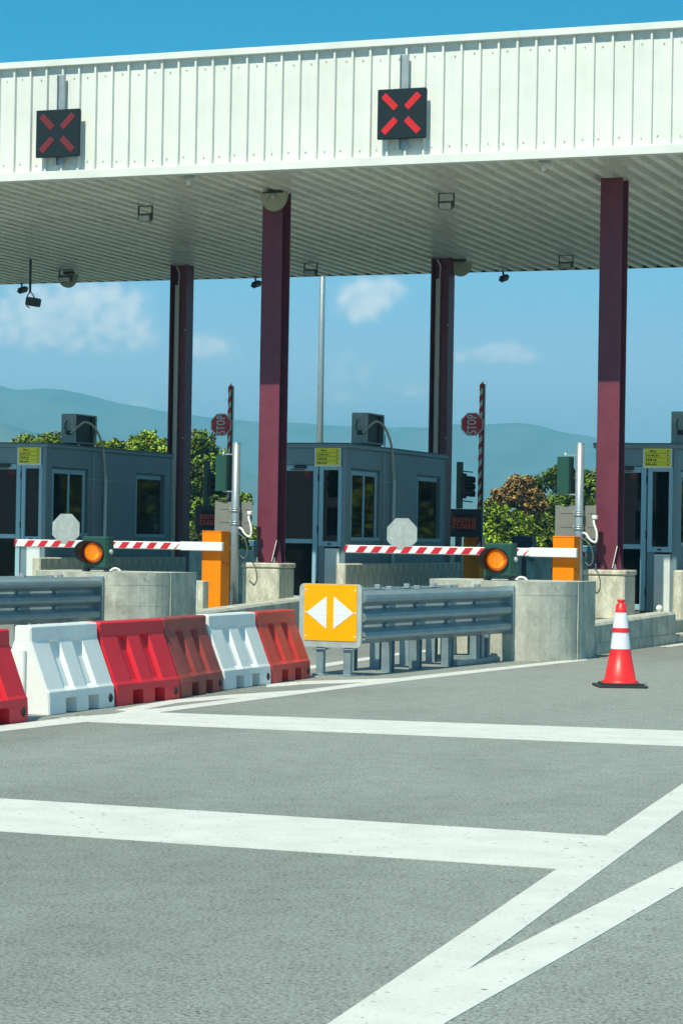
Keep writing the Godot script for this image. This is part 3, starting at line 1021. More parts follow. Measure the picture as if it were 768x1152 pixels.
func boom_gate(label: String, with_back_sign := true) -> Node3D:
	# cabinet and lowered arm, pivot at the right
	var o := thing("boom_gate", label, "barrier", Vector3(-8.535, 0.285, -29.9), "lowered boom gates across the lanes")
	var st := mb()
	bb(st, -8.674, -8.396, 0.287, 1.335, -30.04, -29.75, 0.006)
	var cab := part(o, "cabinet", st, "orange_paint")
	box_part(cab, "lid", "orange_paint", -8.68, -8.39, 1.3355, 1.35, -30.046, -29.744, 0.004)
	st = mb(true)
	for y in [[0.93, -29.84], [0.90, -29.95]]:
		lathe(st, [Vector2(0.0, 0.006), Vector2(0.012, 0.006), Vector2(0.014, 0.0)], Vector3(-8.396, y[0], y[1]), 10, Basis(Vector3(0, -1, 0), Vector3(1, 0, 0), Vector3(0, 0, 1)))
	part(cab, "lock", st, "black")
	st = mb()
	bb(st, -8.44, -11.445, 1.09, 1.193, -29.70, -29.655, 0.010)
	var arm := part(o, "arm", st, "boom_white")
	box_part(arm, "arm_root", "boom_white", -8.335, -8.95, 1.082, 1.20, -29.712, -29.643, 0.008)
	var x := -11.43
	st = mb()
	prism(st, PackedVector2Array([Vector2(-11.448, 1.094), Vector2(-11.448, 1.189), Vector2(-11.40, 1.189), Vector2(-11.44, 1.094)]), -29.703, -29.652)
	part(arm, "red_stripe", st, "boom_red")
	x = -11.30
	while x < -9.0:
		st = mb()
		var w := 0.105 if x < -9.15 else 0.03
		prism(st, PackedVector2Array([Vector2(x, 1.100), Vector2(x + w, 1.100), Vector2(x + w + 0.065, 1.183), Vector2(x + 0.065 + (0.0 if w > 0.05 else 0.03), 1.183)]), -29.6549, -29.652)
		part(arm, "red_stripe", st, "boom_red")
		x += 0.205
	if with_back_sign:
		var c := Vector3(-10.663, 1.345, -29.66)
		st = mb()
		prism(st, octagon(0.205), 0.0, 0.006, Transform3D(Basis.IDENTITY, c))
		var sg := part(o, "stop_sign_back", st, "sign_back")
		box_part(sg, "bracket", "galvanised", c.x - 0.02, c.x + 0.02, 1.195, 1.35, -29.672, -29.661, 0.002)
	return o

func pole_sign(label: String) -> Node3D:
	# galvanised post carrying a traffic light and a panel, both seen from behind
	var x := -8.465
	var z := -30.2
	var o := thing("signal_post", label, "post", Vector3(x, 0.285, z), "galvanised posts with signals seen from behind")
	var st := mb(true)
	tube(st, [Vector3(x, 0.285, z), Vector3(x, 2.55, z)], 0.055, 0.055, 20)
	part(o, "post", st, "galvanised")
	st = mb(true)
	lathe(st, [Vector2(0.057, 0.0), Vector2(0.057, 0.012), Vector2(0.0, 0.016)], Vector3(x, 2.55, z), 20)
	part(o, "post_cap", st, "galvanised")
	st = mb()
	prism(st, PackedVector2Array([Vector2(-8.757, -30.16), Vector2(-8.66, -30.135), Vector2(-8.60, -30.16), Vector2(-8.585, -30.20), Vector2(-8.585, -30.34), Vector2(-8.757, -30.34)]), 1.90, 2.385, Transform3D(Basis(Vector3.RIGHT, Vector3(0, 0, 1), Vector3.UP), Vector3.ZERO))
	var tl := part(o, "traffic_light", st, "signal_green")
	for y in [2.22, 2.06]:
		st = mb(true)
		tube(st, [Vector3(-8.67, y, -30.341), Vector3(-8.67, y - 0.02, -30.50)], 0.065, 0.065, 14)
		part(tl, "visor", st, "black")
	for y in [1.885, 2.395]:
		box_part(o, "bracket", "galvanised", -8.66, x, y, y + 0.018, -30.215, -30.185, 0.003)
	st = mb(true)
	tube(st, [Vector3(-8.66, 2.38, -30.2), Vector3(-8.66, 2.44, -30.2)], 0.012, 0.008, 8)
	part(o, "bracket_stud", st, "white_plastic")
	st = mb()
	bb(st, -8.806, -8.255, 1.325, 1.755, -30.285, -30.27, 0.003)
	var pn := part(o, "panel", st, "panel_grey")
	for y in [1.47, 1.65]:
		st = mb(true)
		lathe(st, [Vector2(0.056, -0.032), Vector2(0.066, -0.032), Vector2(0.066, -0.014), Vector2(0.060, -0.012), Vector2(0.060, -0.004), Vector2(0.066, -0.002), Vector2(0.066, 0.014), Vector2(0.060, 0.016), Vector2(0.060, 0.022), Vector2(0.066, 0.024), Vector2(0.066, 0.034), Vector2(0.056, 0.034)], Vector3(x, y, z), 20)
		bb(st, x - 0.075, x - 0.03, y - 0.035, y + 0.035, z - 0.04, z + 0.035, 0.006)
		part(o, "clamp", st, "galvanised")
		for s in [[-8.73, -8.56], [-8.36, -8.28]]:
			box_part(pn, "slot", "dark_steel", s[0], s[1], y - 0.003, y + 0.003, -30.2695, -30.268, 0.0)
	# small white camera with a looping cable
	st = mb(true)
	tube(st, smooth_path([Vector3(x + 0.05, 1.40, z), Vector3(x + 0.10, 1.385, z + 0.01), Vector3(x + 0.16, 1.31, z + 0.02), Vector3(x + 0.235, 1.285, z + 0.02), Vector3(x + 0.245, 1.40, z + 0.02), Vector3(x + 0.20, 1.53, z + 0.0), Vector3(x + 0.20, 1.58, z - 0.02)]), 0.016, 0.016, 8)
	part(o, "white_cable", st, "white_plastic")
	box_part(o, "camera", "white_plastic", x + 0.175, x + 0.24, 1.575, 1.63, z - 0.06, z + 0.02, 0.012)
	# one more loop hangs low in front of the plinth
	st = mb(true)
	tube(st, smooth_path([Vector3(x + 0.06, 1.33, z + 0.03), Vector3(x + 0.17, 1.24, z + 0.05), Vector3(x + 0.21, 1.08, z + 0.05), Vector3(x + 0.17, 0.98, z + 0.05), Vector3(x + 0.10, 1.02, z + 0.04)]), 0.009, 0.009, 8)
	part(o, "grey_cable", st, "machine_grey")
	o.position += Vector3(-0.126, 0.0, -0.45)
	return o

func ticket_machine(label: String) -> Node3D:
	var o := thing("ticket_machine", label, "machine", Vector3(-9.0 + 0.16, 0.285, -31.8), "machines beside the plinths")
	var x0 := -8.80
	var x1 := -8.50
	var z := -31.75
	box_part(o, "cabinet", "machine_grey", x0, x1, 0.287, 0.95, z - 0.35, z - 0.02, 0.01)
	var st := mb()
	prism(st, PackedVector2Array([Vector2(x0 - 0.015, 1.14), Vector2(x0 + 0.05, 0.951), Vector2(x1 - 0.04, 0.951), Vector2(x1 + 0.02, 1.14)]), z - 0.30, z)
	part(o, "hopper", st, "machine_grey")
	box_part(o, "blue_lid", "blue_box", x0 - 0.05, x1 + 0.04, 1.141, 1.215, z - 0.32, z + 0.01, 0.012)
	box_part(o, "lid_trim", "booth_frame", x0 - 0.055, x1 + 0.045, 1.216, 1.234, z - 0.325, z + 0.015, 0.004)
	return o

func white_post(label: String) -> Node3D:
	var o := thing("white_post", label, "post", Vector3(-8.185, 0.285, -28.56), "white marker posts behind the noses")
	box_part(o, "post_body", "white_plastic", -8.278, -8.165, 0.287, 0.705, -28.68, -28.5, 0.012)
	box_part(o, "post_back", "concrete_pale", -8.164, -8.09, 0.287, 0.70, -28.70, -28.52, 0.006)
	return o

func rear_gate(label: String) -> Node3D:
	# exit boom standing upright, with its stop sign turned on its side
	var x := -8.50
	var z := -41.2
	var o := thing("raised_boom_gate", label, "barrier", Vector3(x, 0.285, z), "raised boom gates behind the booths")
	box_part(o, "cabinet", "orange_paint", -8.84, -8.54, 0.287, 1.345, z - 0.4, z - 0.10, 0.006)
	box_part(o, "cabinet_lid", "sign_back", -8.85, -8.53, 1.346, 1.37, z - 0.41, z - 0.09, 0.004)
	var lean := Transform3D(Basis(Vector3.BACK, -0.003), Vector3(x, 1.2, z))
	var st := mb()
	bb(st, -0.05, 0.05, -0.15, 2.86, -0.03, 0.03, 0.006, lean)
	var arm := part(o, "arm", st, "boom_white")
	var y := 0.0
	while y < 2.8:
		st = mb()
		prism(st, PackedVector2Array([Vector2(-0.050, y), Vector2(0.02, y + 0.08), Vector2(0.02, y + 0.185), Vector2(-0.050, y + 0.105)]), 0.0302, 0.033, lean)
		part(arm, "red_stripe", st, "boom_red")
		y += 0.21
	box_part(arm, "edge_strip", "black", x + 0.021, x + 0.052, 1.1, 4.055, z + 0.0305, z + 0.034, 0.0)
	# sign
	var c := Vector3(x - 0.165, 3.345, z + 0.045)
	st = mb()
	prism(st, octagon(0.205), 0.0, 0.005, Transform3D(Basis.IDENTITY, c))
	var sg := part(o, "stop_sign", st, "sign_white")
	st = mb()
	prism(st, octagon(0.187), 0.0052, 0.008, Transform3D(Basis.IDENTITY, c))
	part(sg, "red_field", st, "boom_red")
	var tb := Basis(Vector3.BACK, PI / 2) * Basis.from_scale(Vector3(0.84, 1.35, 1.0))
	var tp := text_part(sg, "lettering", "STOP", 0.125, 0.004, "sign_white", Transform3D(tb, c + Vector3(0.0, 0.0, 0.010)))
	tp.set_meta("label", "white letters reading STOP turned on their side")
	return o

func rear_panel(label: String) -> Node3D:
	var x0 := -8.90
	var x1 := -8.29
	var z := -40.6
	var o := thing("message_sign", label, "sign", Vector3(-8.6, 0.285, z), "dark message signs behind the booths")
	box_part(o, "case", "black", x0, x1, 1.345, 1.835, z - 0.12, z, 0.008)
	box_part(o, "screen", "led_face", x0 + 0.14, x1 - 0.14, 1.43, 1.75, z + 0.0005, z + 0.003, 0.0)
	for k in 2:
		var t := text_part(o, "lettering", ["BOOTH IS", "CLOSED"][k], 0.085, 0.004, "led_amber", Transform3D(Basis.from_scale(Vector3(0.80 if k == 0 else 0.98, 1.0, 1.0)), Vector3((x0 + x1) / 2, 1.638 - 0.105 * k, z + 0.006)))
		t.set_meta("label", "dim amber lettering reading " + ["BOOTH IS", "CLOSED"][k])
	box_part(o, "post", "machine_grey", -8.77, -8.67, 0.287, 1.344, z - 0.11, z - 0.02, 0.006)
	# traffic light on the same post, turned sideways to the camera
	box_part(o, "light_back", "signal_green", -8.765, -8.665, 1.84, 2.66, z - 0.12, z - 0.02, 0.01)
	var st := mb()
	bb(st, -8.66, -8.60, 2.02, 2.46, z - 0.13, z - 0.01, 0.01)
	part(o, "light_housing", st, "black")
	for y in [2.36, 2.24, 2.12]:
		st = mb(true)
		lathe(st, [Vector2(0.058, 0.0), Vector2(0.062, 0.10), Vector2(0.056, 0.16)], Vector3(-8.60, y, z - 0.07), 16, Basis(Vector3(0, -1, 0), Vector3(1, -0.1, 0).normalized(), Vector3(0, 0, 1)))
		part(o, "light_visor", st, "black")
	for y in [2.50, 1.98]:
		st = mb(true)
		tube(st, [Vector3(-8.66, y, z - 0.07), Vector3(-8.48, y - 0.02, z - 0.07)], 0.012, 0.012, 6)
		part(o, "light_bracket", st, "dark_steel")
	return o

# ------------------------------------------------------------------ crash cushion
func rail_profile() -> Array:
	# (out, height) of a three-wave beam
	var p := []
	for k in 3:
		var y := 0.295 + 0.174 * k
		p.append_array([Vector2(0.0, y), Vector2(0.012, y + 0.012), Vector2(0.075, y + 0.045), Vector2(0.085, y + 0.075), Vector2(0.075, y + 0.105), Vector2(0.012, y + 0.138), Vector2(0.0, y + 0.150)])
	return p

func crash_cushion(dx: float, label: String, full := true) -> Node3D:
	var o := thing("crash_cushion", label, "guard rail", Vector3(-8.1 + dx, 0, -23.0), "steel crash cushions before the noses")
	var prof := rail_profile()
	for sd in [1.0, -1.0]:
		var xn: float = (-8.03 if sd > 0 else -8.46) + dx
		var xf: float = (-7.755 if sd > 0 else -8.36) + dx
		var stations := [-21.12, -21.9, -22.62, -23.4, -24.15, -24.82]
		for k in 5:
			var za: float = stations[k] + (0.06 if k > 0 else 0.0)
			var zb: float = stations[k + 1]
			var lap := 0.004 * (4 - k)
			var st := mb()
			var cuts := [za, za - 0.14, zb + 0.24, zb + 0.10, zb]
			for c in 4:
				for i in prof.size() - 1:
					if i % 7 == 6 and c == 1 and k < 4:
						continue                                          # open slot between the waves
					var q := []
					for e in [[c, i], [c + 1, i], [c + 1, i + 1], [c, i + 1]]:
						var z: float = cuts[e[0]]
						var x: float = lerpf(xn, xf, (z + 21.12) / -3.7)
						q.append(Vector3(x + sd * (prof[e[1]].x + lap), prof[e[1]].y, z))
					if sd > 0:
						quad(st, q[0], q[3], q[2], q[1])
					else:
						quad(st, q[0], q[1], q[2], q[3])
			# rolled top and bottom lips
			for e in [0, prof.size() - 1]:
				var yy: float = prof[e].y
				var d := 0.02 if e == 0 else -0.02
				var x1: float = lerpf(xn, xf, (za + 21.12) / -3.7) + sd * lap
				var x2: float = lerpf(xn, xf, (zb + 21.12) / -3.7) + sd * lap
				quad(st, Vector3(x1, yy, za), Vector3(x2, yy, zb), Vector3(x2 - sd * 0.03, yy + d, zb), Vector3(x1 - sd * 0.03, yy + d, za))
			var beam := part(o, "beam", st, "rail_steel")
			if k < 4 and sd > 0:
				st = mb(true)
				for y in [0.457, 0.631]:
					var x: float = lerpf(xn, xf, (zb + 0.10 + 21.12) / -3.7) + lap
					lathe(st, [Vector2(0.026, 0.0), Vector2(0.024, 0.02), Vector2(0.012, 0.028), Vector2(0.0, 0.03)], Vector3(x, y, zb + 0.17), 10, Basis(Vector3(0, -1, 0), Vector3(1, 0, 0), Vector3(0, 0, 1)))
				part(beam, "bolt", st, "galvanised")
		# end shoe against the concrete
		box_part(o, "end_plate", "rail_steel", xf - 0.06 if sd > 0 else xf - 0.02, xf + 0.095 if sd > 0 else xf + 0.06, 0.285, 0.80, -24.86, -24.83, 0.003)
		for z in [-21.95, -22.6, -23.4, -24.15]:
			var x: float = lerpf(xn, xf, (z + 21.12) / -3.7) - sd * 0.045
			var st := mb()
			bb(st, x - 0.05, x + 0.05, 0.0, 0.30, z - 0.05, z - 0.04)
			bb(st, x - 0.05, x + 0.05, 0.0, 0.30, z + 0.04, z + 0.05)
			bb(st, x - 0.005, x + 0.005, 0.0, 0.30, z - 0.04, z + 0.04)
			bb(st, x - 0.075, x + 0.075, 0.2995, 0.318, z - 0.06, z + 0.06)
			part(o, "post", st, "rail_steel")
			box_part(o, "spacer", "galvanised", x - 0.03, x + 0.03, 0.775, 0.822, z - 0.03, z + 0.01, 0.004)
	for z in [-21.95, -22.6, -23.4, -24.15]:
		var xa := lerpf(-8.03, -7.755, (z + 21.12) / -3.7) - 0.005 + dx
		var xb := lerpf(-8.46, -8.36, (z + 21.12) / -3.7) + 0.005 + dx
		box_part(o, "diaphragm", "rail_steel", xb, xa, 0.33, 0.76, z - 0.015, z - 0.005, 0.0)
	# the heavier base frame at the rear
	var fr := mb()
	for x in [-8.28, -7.98, -7.88]:
		bb(fr, x - 0.035 + dx, x + 0.035 + dx, 0.0, 0.33, -24.62, -24.56, 0.004)
		bb(fr, x - 0.035 + dx, x + 0.035 + dx, 0.0, 0.33, -24.42, -24.36, 0.004)
	bb(fr, -8.34 + dx, -7.82 + dx, 0.02, 0.07, -24.35, -24.31, 0.004)
	bb(fr, -8.34 + dx, -7.82 + dx, 0.02, 0.07, -24.70, -24.64, 0.004)
	bb(fr, -7.86 + dx, -7.80 + dx, 0.0, 0.05, -24.9, -23.4, 0.004)
	part(o, "base_frame", fr, "rail_steel")
	return o

func arrow_board() -> void:
	var x0 := -8.555
	var x1 := -7.94
	var z := -21.02
	var o := thing("arrow_sign", "yellow sign with two white arrowheads pointing both ways on grey backing", "sign", Vector3((x0 + x1) / 2, 0, z))
	var st := mb()
	prism(st, rounded_rect(x0, x1, 0.262, 0.848, 0.045), z - 0.03, z)
	part(o, "backing", st, "sign_back")
	st = mb()
	prism(st, rounded_rect(x0 + 0.05, x1 - 0.045, 0.322, 0.842, 0.012), z + 0.0005, z + 0.006)
	part(o, "yellow_face", st, "sign_yellow")
	var cx := (x0 + x1) / 2
	var cy := 0.582
	for s in [-1.0, 1.0]:
		st = mb()
		prism(st, PackedVector2Array([Vector2(cx + s * 0.035, cy - 0.150), Vector2(cx + s * 0.035, cy + 0.150), Vector2(cx + s * 0.232, cy)]), z + 0.0065, z + 0.009)
		var ar := part(o, "arrowhead", st, "sign_white")
		st = mb()
		for k in 6:
			var y := cy - 0.12 + 0.048 * k
			var reach := 0.197 * (1.0 - absf(y - cy) / 0.15)
			if reach > 0.02:
				bb(st, cx + s * 0.038, cx + s * (0.033 + reach), y - 0.0006, y + 0.0006, z + 0.0091, z + 0.0096)
		part(ar, "seam_line", st, "sign_back")
	st = mb(true)
	for x in [x0 + 0.065, x1 - 0.06]:
		for y in [0.36, 0.58, 0.79]:
			lathe(st, [Vector2(0.0, 0.006), Vector2(0.007, 0.004), Vector2(0.009, 0.0)], Vector3(x, y, z + 0.006), 8, Basis(Vector3.RIGHT, Vector3(0, 0, 1), Vector3.DOWN))
	part(o, "rivets", st, "white_plastic")
	for x in [-8.355, -8.085]:
		st = mb()
		bb(st, x - 0.035, x + 0.035, 0.0, 0.262, z - 0.09, z - 0.02, 0.005)
		bb(st, x - 0.065, x + 0.065, 0.238, 0.252, z - 0.10, z - 0.0, 0.003)
		bb(st, x - 0.06, x + 0.06, 0.0, 0.012, z - 0.12, z + 0.01, 0.003)
		part(o, "post", st, "rail_steel")

# ------------------------------------------------------------------ plastic barriers
func barrier_mesh() -> ArrayMesh:
	# half profile (half width, height); channels run down the slope, two notches through the foot
	var prof := [Vector2(0.0, 0.615), Vector2(0.052, 0.615), Vector2(0.065, 0.603), Vector2(0.068, 0.510), Vector2(0.075, 0.490), Vector2(0.198, 0.175), Vector2(0.213, 0.155), Vector2(0.215, 0.105), Vector2(0.217, 0.10), Vector2(0.220, 0.0)]
	var L := 1.06
	var breaks := [0.0, 0.012, 0.26, 0.285, 0.405, 0.43, 0.62, 0.645, 0.765, 0.79, 1.048, 1.06]
	var st := mb()
	for sd in [1.0, -1.0]:
		var grid := []
		for s in breaks:
			var row := []
			for i in prof.size():
				var w: float = prof[i].x
				var y: float = prof[i].y
				var end := 0.010 if (s == 0.0 or s == L) else 0.0
				var chan: bool = (s > 0.27 and s < 0.42) or (s > 0.63 and s < 0.78)
				if chan and i >= 4 and i <= 5:
					w -= 0.036 if i == 4 else 0.030
					if i == 4:
						w = maxf(w, 0.028)
				if chan and i == 5:
					y += 0.008
				if chan and i >= 8:
					w = 0.10
				row.append(Vector3(sd * maxf(w - end, 0.0), y - (end if i < 3 else 0.0), -s))
			grid.append(row)
		for a in breaks.size() - 1:
			for i in prof.size() - 1:
				var q := [grid[a][i], grid[a + 1][i], grid[a + 1][i + 1], grid[a][i + 1]]
				if sd > 0:
					quad(st, q[0] + org, q[1] + org, q[2] + org, q[3] + org)
				else:
					quad(st, q[0] + org, q[3] + org, q[2] + org, q[1] + org)
		for e in [0, breaks.size() - 1]:
			for i in prof.size() - 1:
				var a: Vector3 = grid[e][i] + org
				var b: Vector3 = grid[e][i + 1] + org
				face(st, [a, b, Vector3(0, b.y - org.y, b.z - org.z) + org, Vector3(0, a.y - org.y, a.z - org.z) + org], org + Vector3(0, 0.3, -0.53))
	st.generate_normals()
	return st.commit()

func barriers() -> void:
	org = Vector3.ZERO
	var mesh := barrier_mesh()
	var plug := mb(true)
	lathe(plug, [Vector2(0.0, 0.014), Vector2(0.018, 0.014), Vector2(0.022, 0.006), Vector2(0.032, 0.006), Vector2(0.035, 0.0)], Vector3.ZERO, 16, Basis(Vector3(0, -1, 0), Vector3(1, 0, 0), Vector3(0, 0, 1)))
	plug.generate_normals()
	var plug_mesh := plug.commit()
	var tng := mb()
	bb(tng, -0.035, 0.035, 0.14, 0.45, -0.0, 0.035, 0.008)
	tng.generate_normals()
	var tongue := tng.commit()
	var spec := [
		[Vector2(-8.08, -13.50), Vector2(-8.09, -14.56), "barrier_red", "red plastic road barrier standing apart from the closed row by a gap"],
		[Vector2(-8.235, -15.12), Vector2(-8.255, -16.20), "barrier_white", "white plastic road barrier, its end open to the gap in the row"],
		[Vector2(-8.25, -16.21), Vector2(-8.23, -17.29), "barrier_red", "bright red plastic road barrier between the open-ended white one and faded red one"],
		[Vector2(-8.25, -17.31), Vector2(-8.37, -18.40), "barrier_faded", "faded dull red plastic road barrier in the middle of the row"],
		[Vector2(-8.37, -18.42), Vector2(-8.40, -19.48), "barrier_white", "white plastic road barrier between the faded red and the orange red ones"],
		[Vector2(-8.40, -19.50), Vector2(-8.47, -20.56), "barrier_orange", "orange red plastic road barrier next to the yellow arrow sign"]]
	for s in spec:
		var a: Vector2 = s[0]
		var d: Vector2 = s[1] - s[0]
		org = Vector3.ZERO
		var o := thing("plastic_barrier", s[3], "road barrier", Vector3(a.x, 0.003, a.y), "row of plastic road barriers")
		o.rotation.y = atan2(-d.x, -d.y)
		piece(o, "shell", mesh, M[s[2]])
		piece(o, "drain_plug", plug_mesh, M.rubber, Vector3(0.216, 0.065, -0.985))
		piece(o, "joining_tongue", tongue, M[s[2]], Vector3(0.0, 0.0, 0.0))
	org = Vector3.ZERO

func cone() -> void:
	var at := Vector3(-5.49, 0.0, -21.0)
	var o := thing("traffic_cone", "red traffic cone with two white bands on a black base", "cone", at)
	var st := mb()
	var xf := Transform3D(Basis(Vector3.UP, 0.42), at)
	bb(st, -0.215, 0.215, 0.0, 0.022, -0.215, 0.215, 0.008, xf)
	bb(st, -0.17, 0.17, 0.0225, 0.038, -0.17, 0.17, 0.007, xf)
	part(o, "base", st, "rubber")
	var bands := [["body", "cone_red", [[0.160, 0.038], [0.158, 0.058], [0.140, 0.062], [0.088, 0.335]]], ["white_band", "cone_band", [[0.0895, 0.3352], [0.074, 0.482]]], ["red_band", "cone_red", [[0.078, 0.4822], [0.075, 0.520]]], ["white_band", "cone_band", [[0.072, 0.5202], [0.053, 0.655]]], ["top", "cone_red", [[0.052, 0.6552], [0.043, 0.728], [0.028, 0.738], [0.026, 0.748], [0.036, 0.757], [0.036, 0.768], [0.022, 0.772], [0.020, 0.745], [0.0, 0.745]]]]
	for b in bands:
		st = mb(true)
		var pr := []
		for p in b[2]:
			pr.append(Vector2(p[0], p[1]))
		lathe(st, pr, at, 32)
		part(o, b[0], st, b[1])

# ------------------------------------------------------------------ things under the soffit
func floodlight(at: Vector3, label: String, wide := 0.20) -> void:
	var o := thing("floodlight", label, "floodlight", at, "floodlights under the canopy")
	var st := mb()
	var tilt := Transform3D(Basis(Vector3.RIGHT, 0.35), at + Vector3(0, -0.17, 0))
	bb(st, -wide / 2, wide / 2, -0.055, 0.055, -0.045, 0.045, 0.012, tilt)
	part(o, "housing", st, "lamp_grey")
	st = mb()
	bb(st, -wide / 2 + 0.02, wide / 2 - 0.02, -0.042, 0.042, 0.0455, 0.05, 0.002, tilt)
	part(o, "front_glass", st, "sign_back")
	st = mb()
	for s in [-1.0, 1.0]:
		bb(st, at.x + s * (wide / 2 + 0.008) - 0.005, at.x + s * (wide / 2 + 0.008) + 0.005, at.y - 0.19, at.y, at.z - 0.02, at.z + 0.02)
	bb(st, at.x - wide / 2 - 0.013, at.x + wide / 2 + 0.013, at.y - 0.008, at.y + 0.0, at.z - 0.021, at.z + 0.021)
	part(o, "yoke", st, "dark_steel")

func horn(at: Vector3, turn: float, label: String) -> void:
	# half-round loudspeaker: flat top edge, mouth towards the lane
	var o := thing("loudspeaker", label, "loudspeaker", at, "half round loudspeakers under the canopy")
	var xf := Transform3D(Basis(Vector3.UP, turn), at)
	var st := mb()
	var poly := PackedVector2Array()
	for k in 25:
		var a := PI + PI * k / 24.0
		poly.append(Vector2(cos(a) * 0.195, sin(a) * 0.245))
	prism(st, poly, 0.0, 0.07, xf)
	part(o, "dish", st, "ivory")
	st = mb()
	for s in [-1.0, 1.0]:
		prism(st, PackedVector2Array([Vector2(s * 0.045, -0.01), Vector2(s * 0.055, -0.01), Vector2(s * 0.115, -0.185), Vector2(s * 0.107, -0.19)]), 0.0705, 0.078, xf)
	part(o, "rib", st, "ivory")
	st = mb(true)
	lathe(st, [Vector2(0.035, 0.0), Vector2(0.033, 0.025), Vector2(0.012, 0.035), Vector2(0.0, 0.035)], xf * Vector3(0, -0.045, 0.07), 16, Basis(Vector3.UP, turn) * Basis(Vector3.RIGHT, Vector3(0, 0, 1), Vector3.DOWN))
	part(o, "boss", st, "sign_back")
	st = mb()
	bb(st, -0.09, 0.09, 0.001, 0.05, -0.06, 0.06, 0.01, xf)
	part(o, "bracket", st, "black")

func small_camera(at: Vector3, label: String) -> void:
	var o := thing("security_camera", label, "camera", at, "small cameras along the rear edge of the canopy")
	var st := mb()
	var xf := Transform3D(Basis(Vector3.BACK, -0.5) * Basis(Vector3.RIGHT, 0.3), at + Vector3(0.02, -0.13, 0))
	bb(st, -0.045, 0.045, -0.05, 0.05, -0.13, 0.11, 0.012, xf)
	part(o, "body", st, "black")
	st = mb(true)
	tube(st, [at, at + Vector3(0.015, -0.09, 0)], 0.018, 0.018, 8)
	part(o, "arm", st, "dark_steel")

func under_soffit() -> void:
	floodlight(Vector3(-15.49, 6.046, -31.9), "dark floodlight under the soffit over the lane with dim red X signal")
	floodlight(Vector3(-10.85, 6.046, -31.75), "dark floodlight under the soffit over the lane with bright red X signal")
	floodlight(Vector3(-15.85, 6.046, -39.2), "dark floodlight hung between the two rear columns near rear edge", 0.22)
	floodlight(Vector3(-11.25, 6.046, -39.1), "dark floodlight near the rear edge above the raised STOP boom", 0.22)
	floodlight(Vector3(-20.6, 6.046, -39.2), "dark floodlight beside the half round loudspeaker near rear edge", 0.24)
	horn(Vector3(-13.05, 6.0, -30.93), 0.0, "ivory half round loudspeaker fixed to the top of purple column")
	horn(Vector3(-20.72, 6.0, -39.55), 0.0, "ivory half round loudspeaker hanging beside a dark floodlight at rear edge")
	horn(Vector3(-13.16, 6.0, -39.3), 0.5, "half round loudspeaker on the side of dark rear column")
	small_camera(Vector3(-12.98, 6.046, -41.12), "small black camera under rear edge above the boom raised against bare sky")
	small_camera(Vector3(-17.72, 6.046, -41.12), "small black camera under rear edge next to purple column with loudspeaker")
	small_camera(Vector3(-22.55, 6.046, -41.12), "small black camera under rear edge beside the camera on long rod")
	# camera on a long drop rod
	var at := Vector3(-20.45, 6.046, -37.6)
	var o := thing("hanging_camera", "black camera hanging on a long rod below the canopy", "camera", at)
	var st := mb(true)
	tube(st, [at, at + Vector3(0.0, -0.58, 0.0)], 0.022, 0.022, 8)
	part(o, "rod", st, "dark_steel")
	st = mb(true)
	tube(st, smooth_path([at + Vector3(0.0, -0.56, 0), at + Vector3(-0.06, -0.66, 0), at + Vector3(-0.06, -0.80, 0), at + Vector3(0.0, -0.84, 0)]), 0.010, 0.010, 6)
	tube(st, smooth_path([at + Vector3(0.0, -0.56, 0), at + Vector3(0.06, -0.62, 0), at + Vector3(0.09, -0.70, 0)]), 0.010, 0.010, 6)
	part(o, "yoke", st, "dark_steel")
	st = mb()
	bb(st, -0.10, 0.13, -0.075, 0.075, -0.09, 0.09, 0.02, Transform3D(Basis(Vector3.BACK, -0.15), at + Vector3(0.05, -0.74, 0.0)))
	part(o, "body", st, "dark_steel")
	# little bulkhead lamps just inside the fascia
	for k in [[-8.72, "small white lamp inside the fascia beside the bright red X signal's lane"], [-13.58, "small white lamp inside the fascia near column with the loudspeaker"]]:
		var p := Vector3(k[0], 6.046, -29.25)
		var l := thing("soffit_lamp", k[1], "lamp", p, "little lamps inside the fascia")
		st = mb(true)
		lathe(st, [Vector2(0.0, -0.15), Vector2(0.028, -0.14), Vector2(0.034, -0.09), Vector2(0.030, -0.05), Vector2(0.0, -0.05)], p, 12)
		part(l, "bulb", st, "white_plastic")
		st = mb()
		bb(st, p.x - 0.07, p.x + 0.07, p.y - 0.05, p.y, p.z - 0.05, p.z + 0.05, 0.01)
		part(l, "base", st, "sign_back")

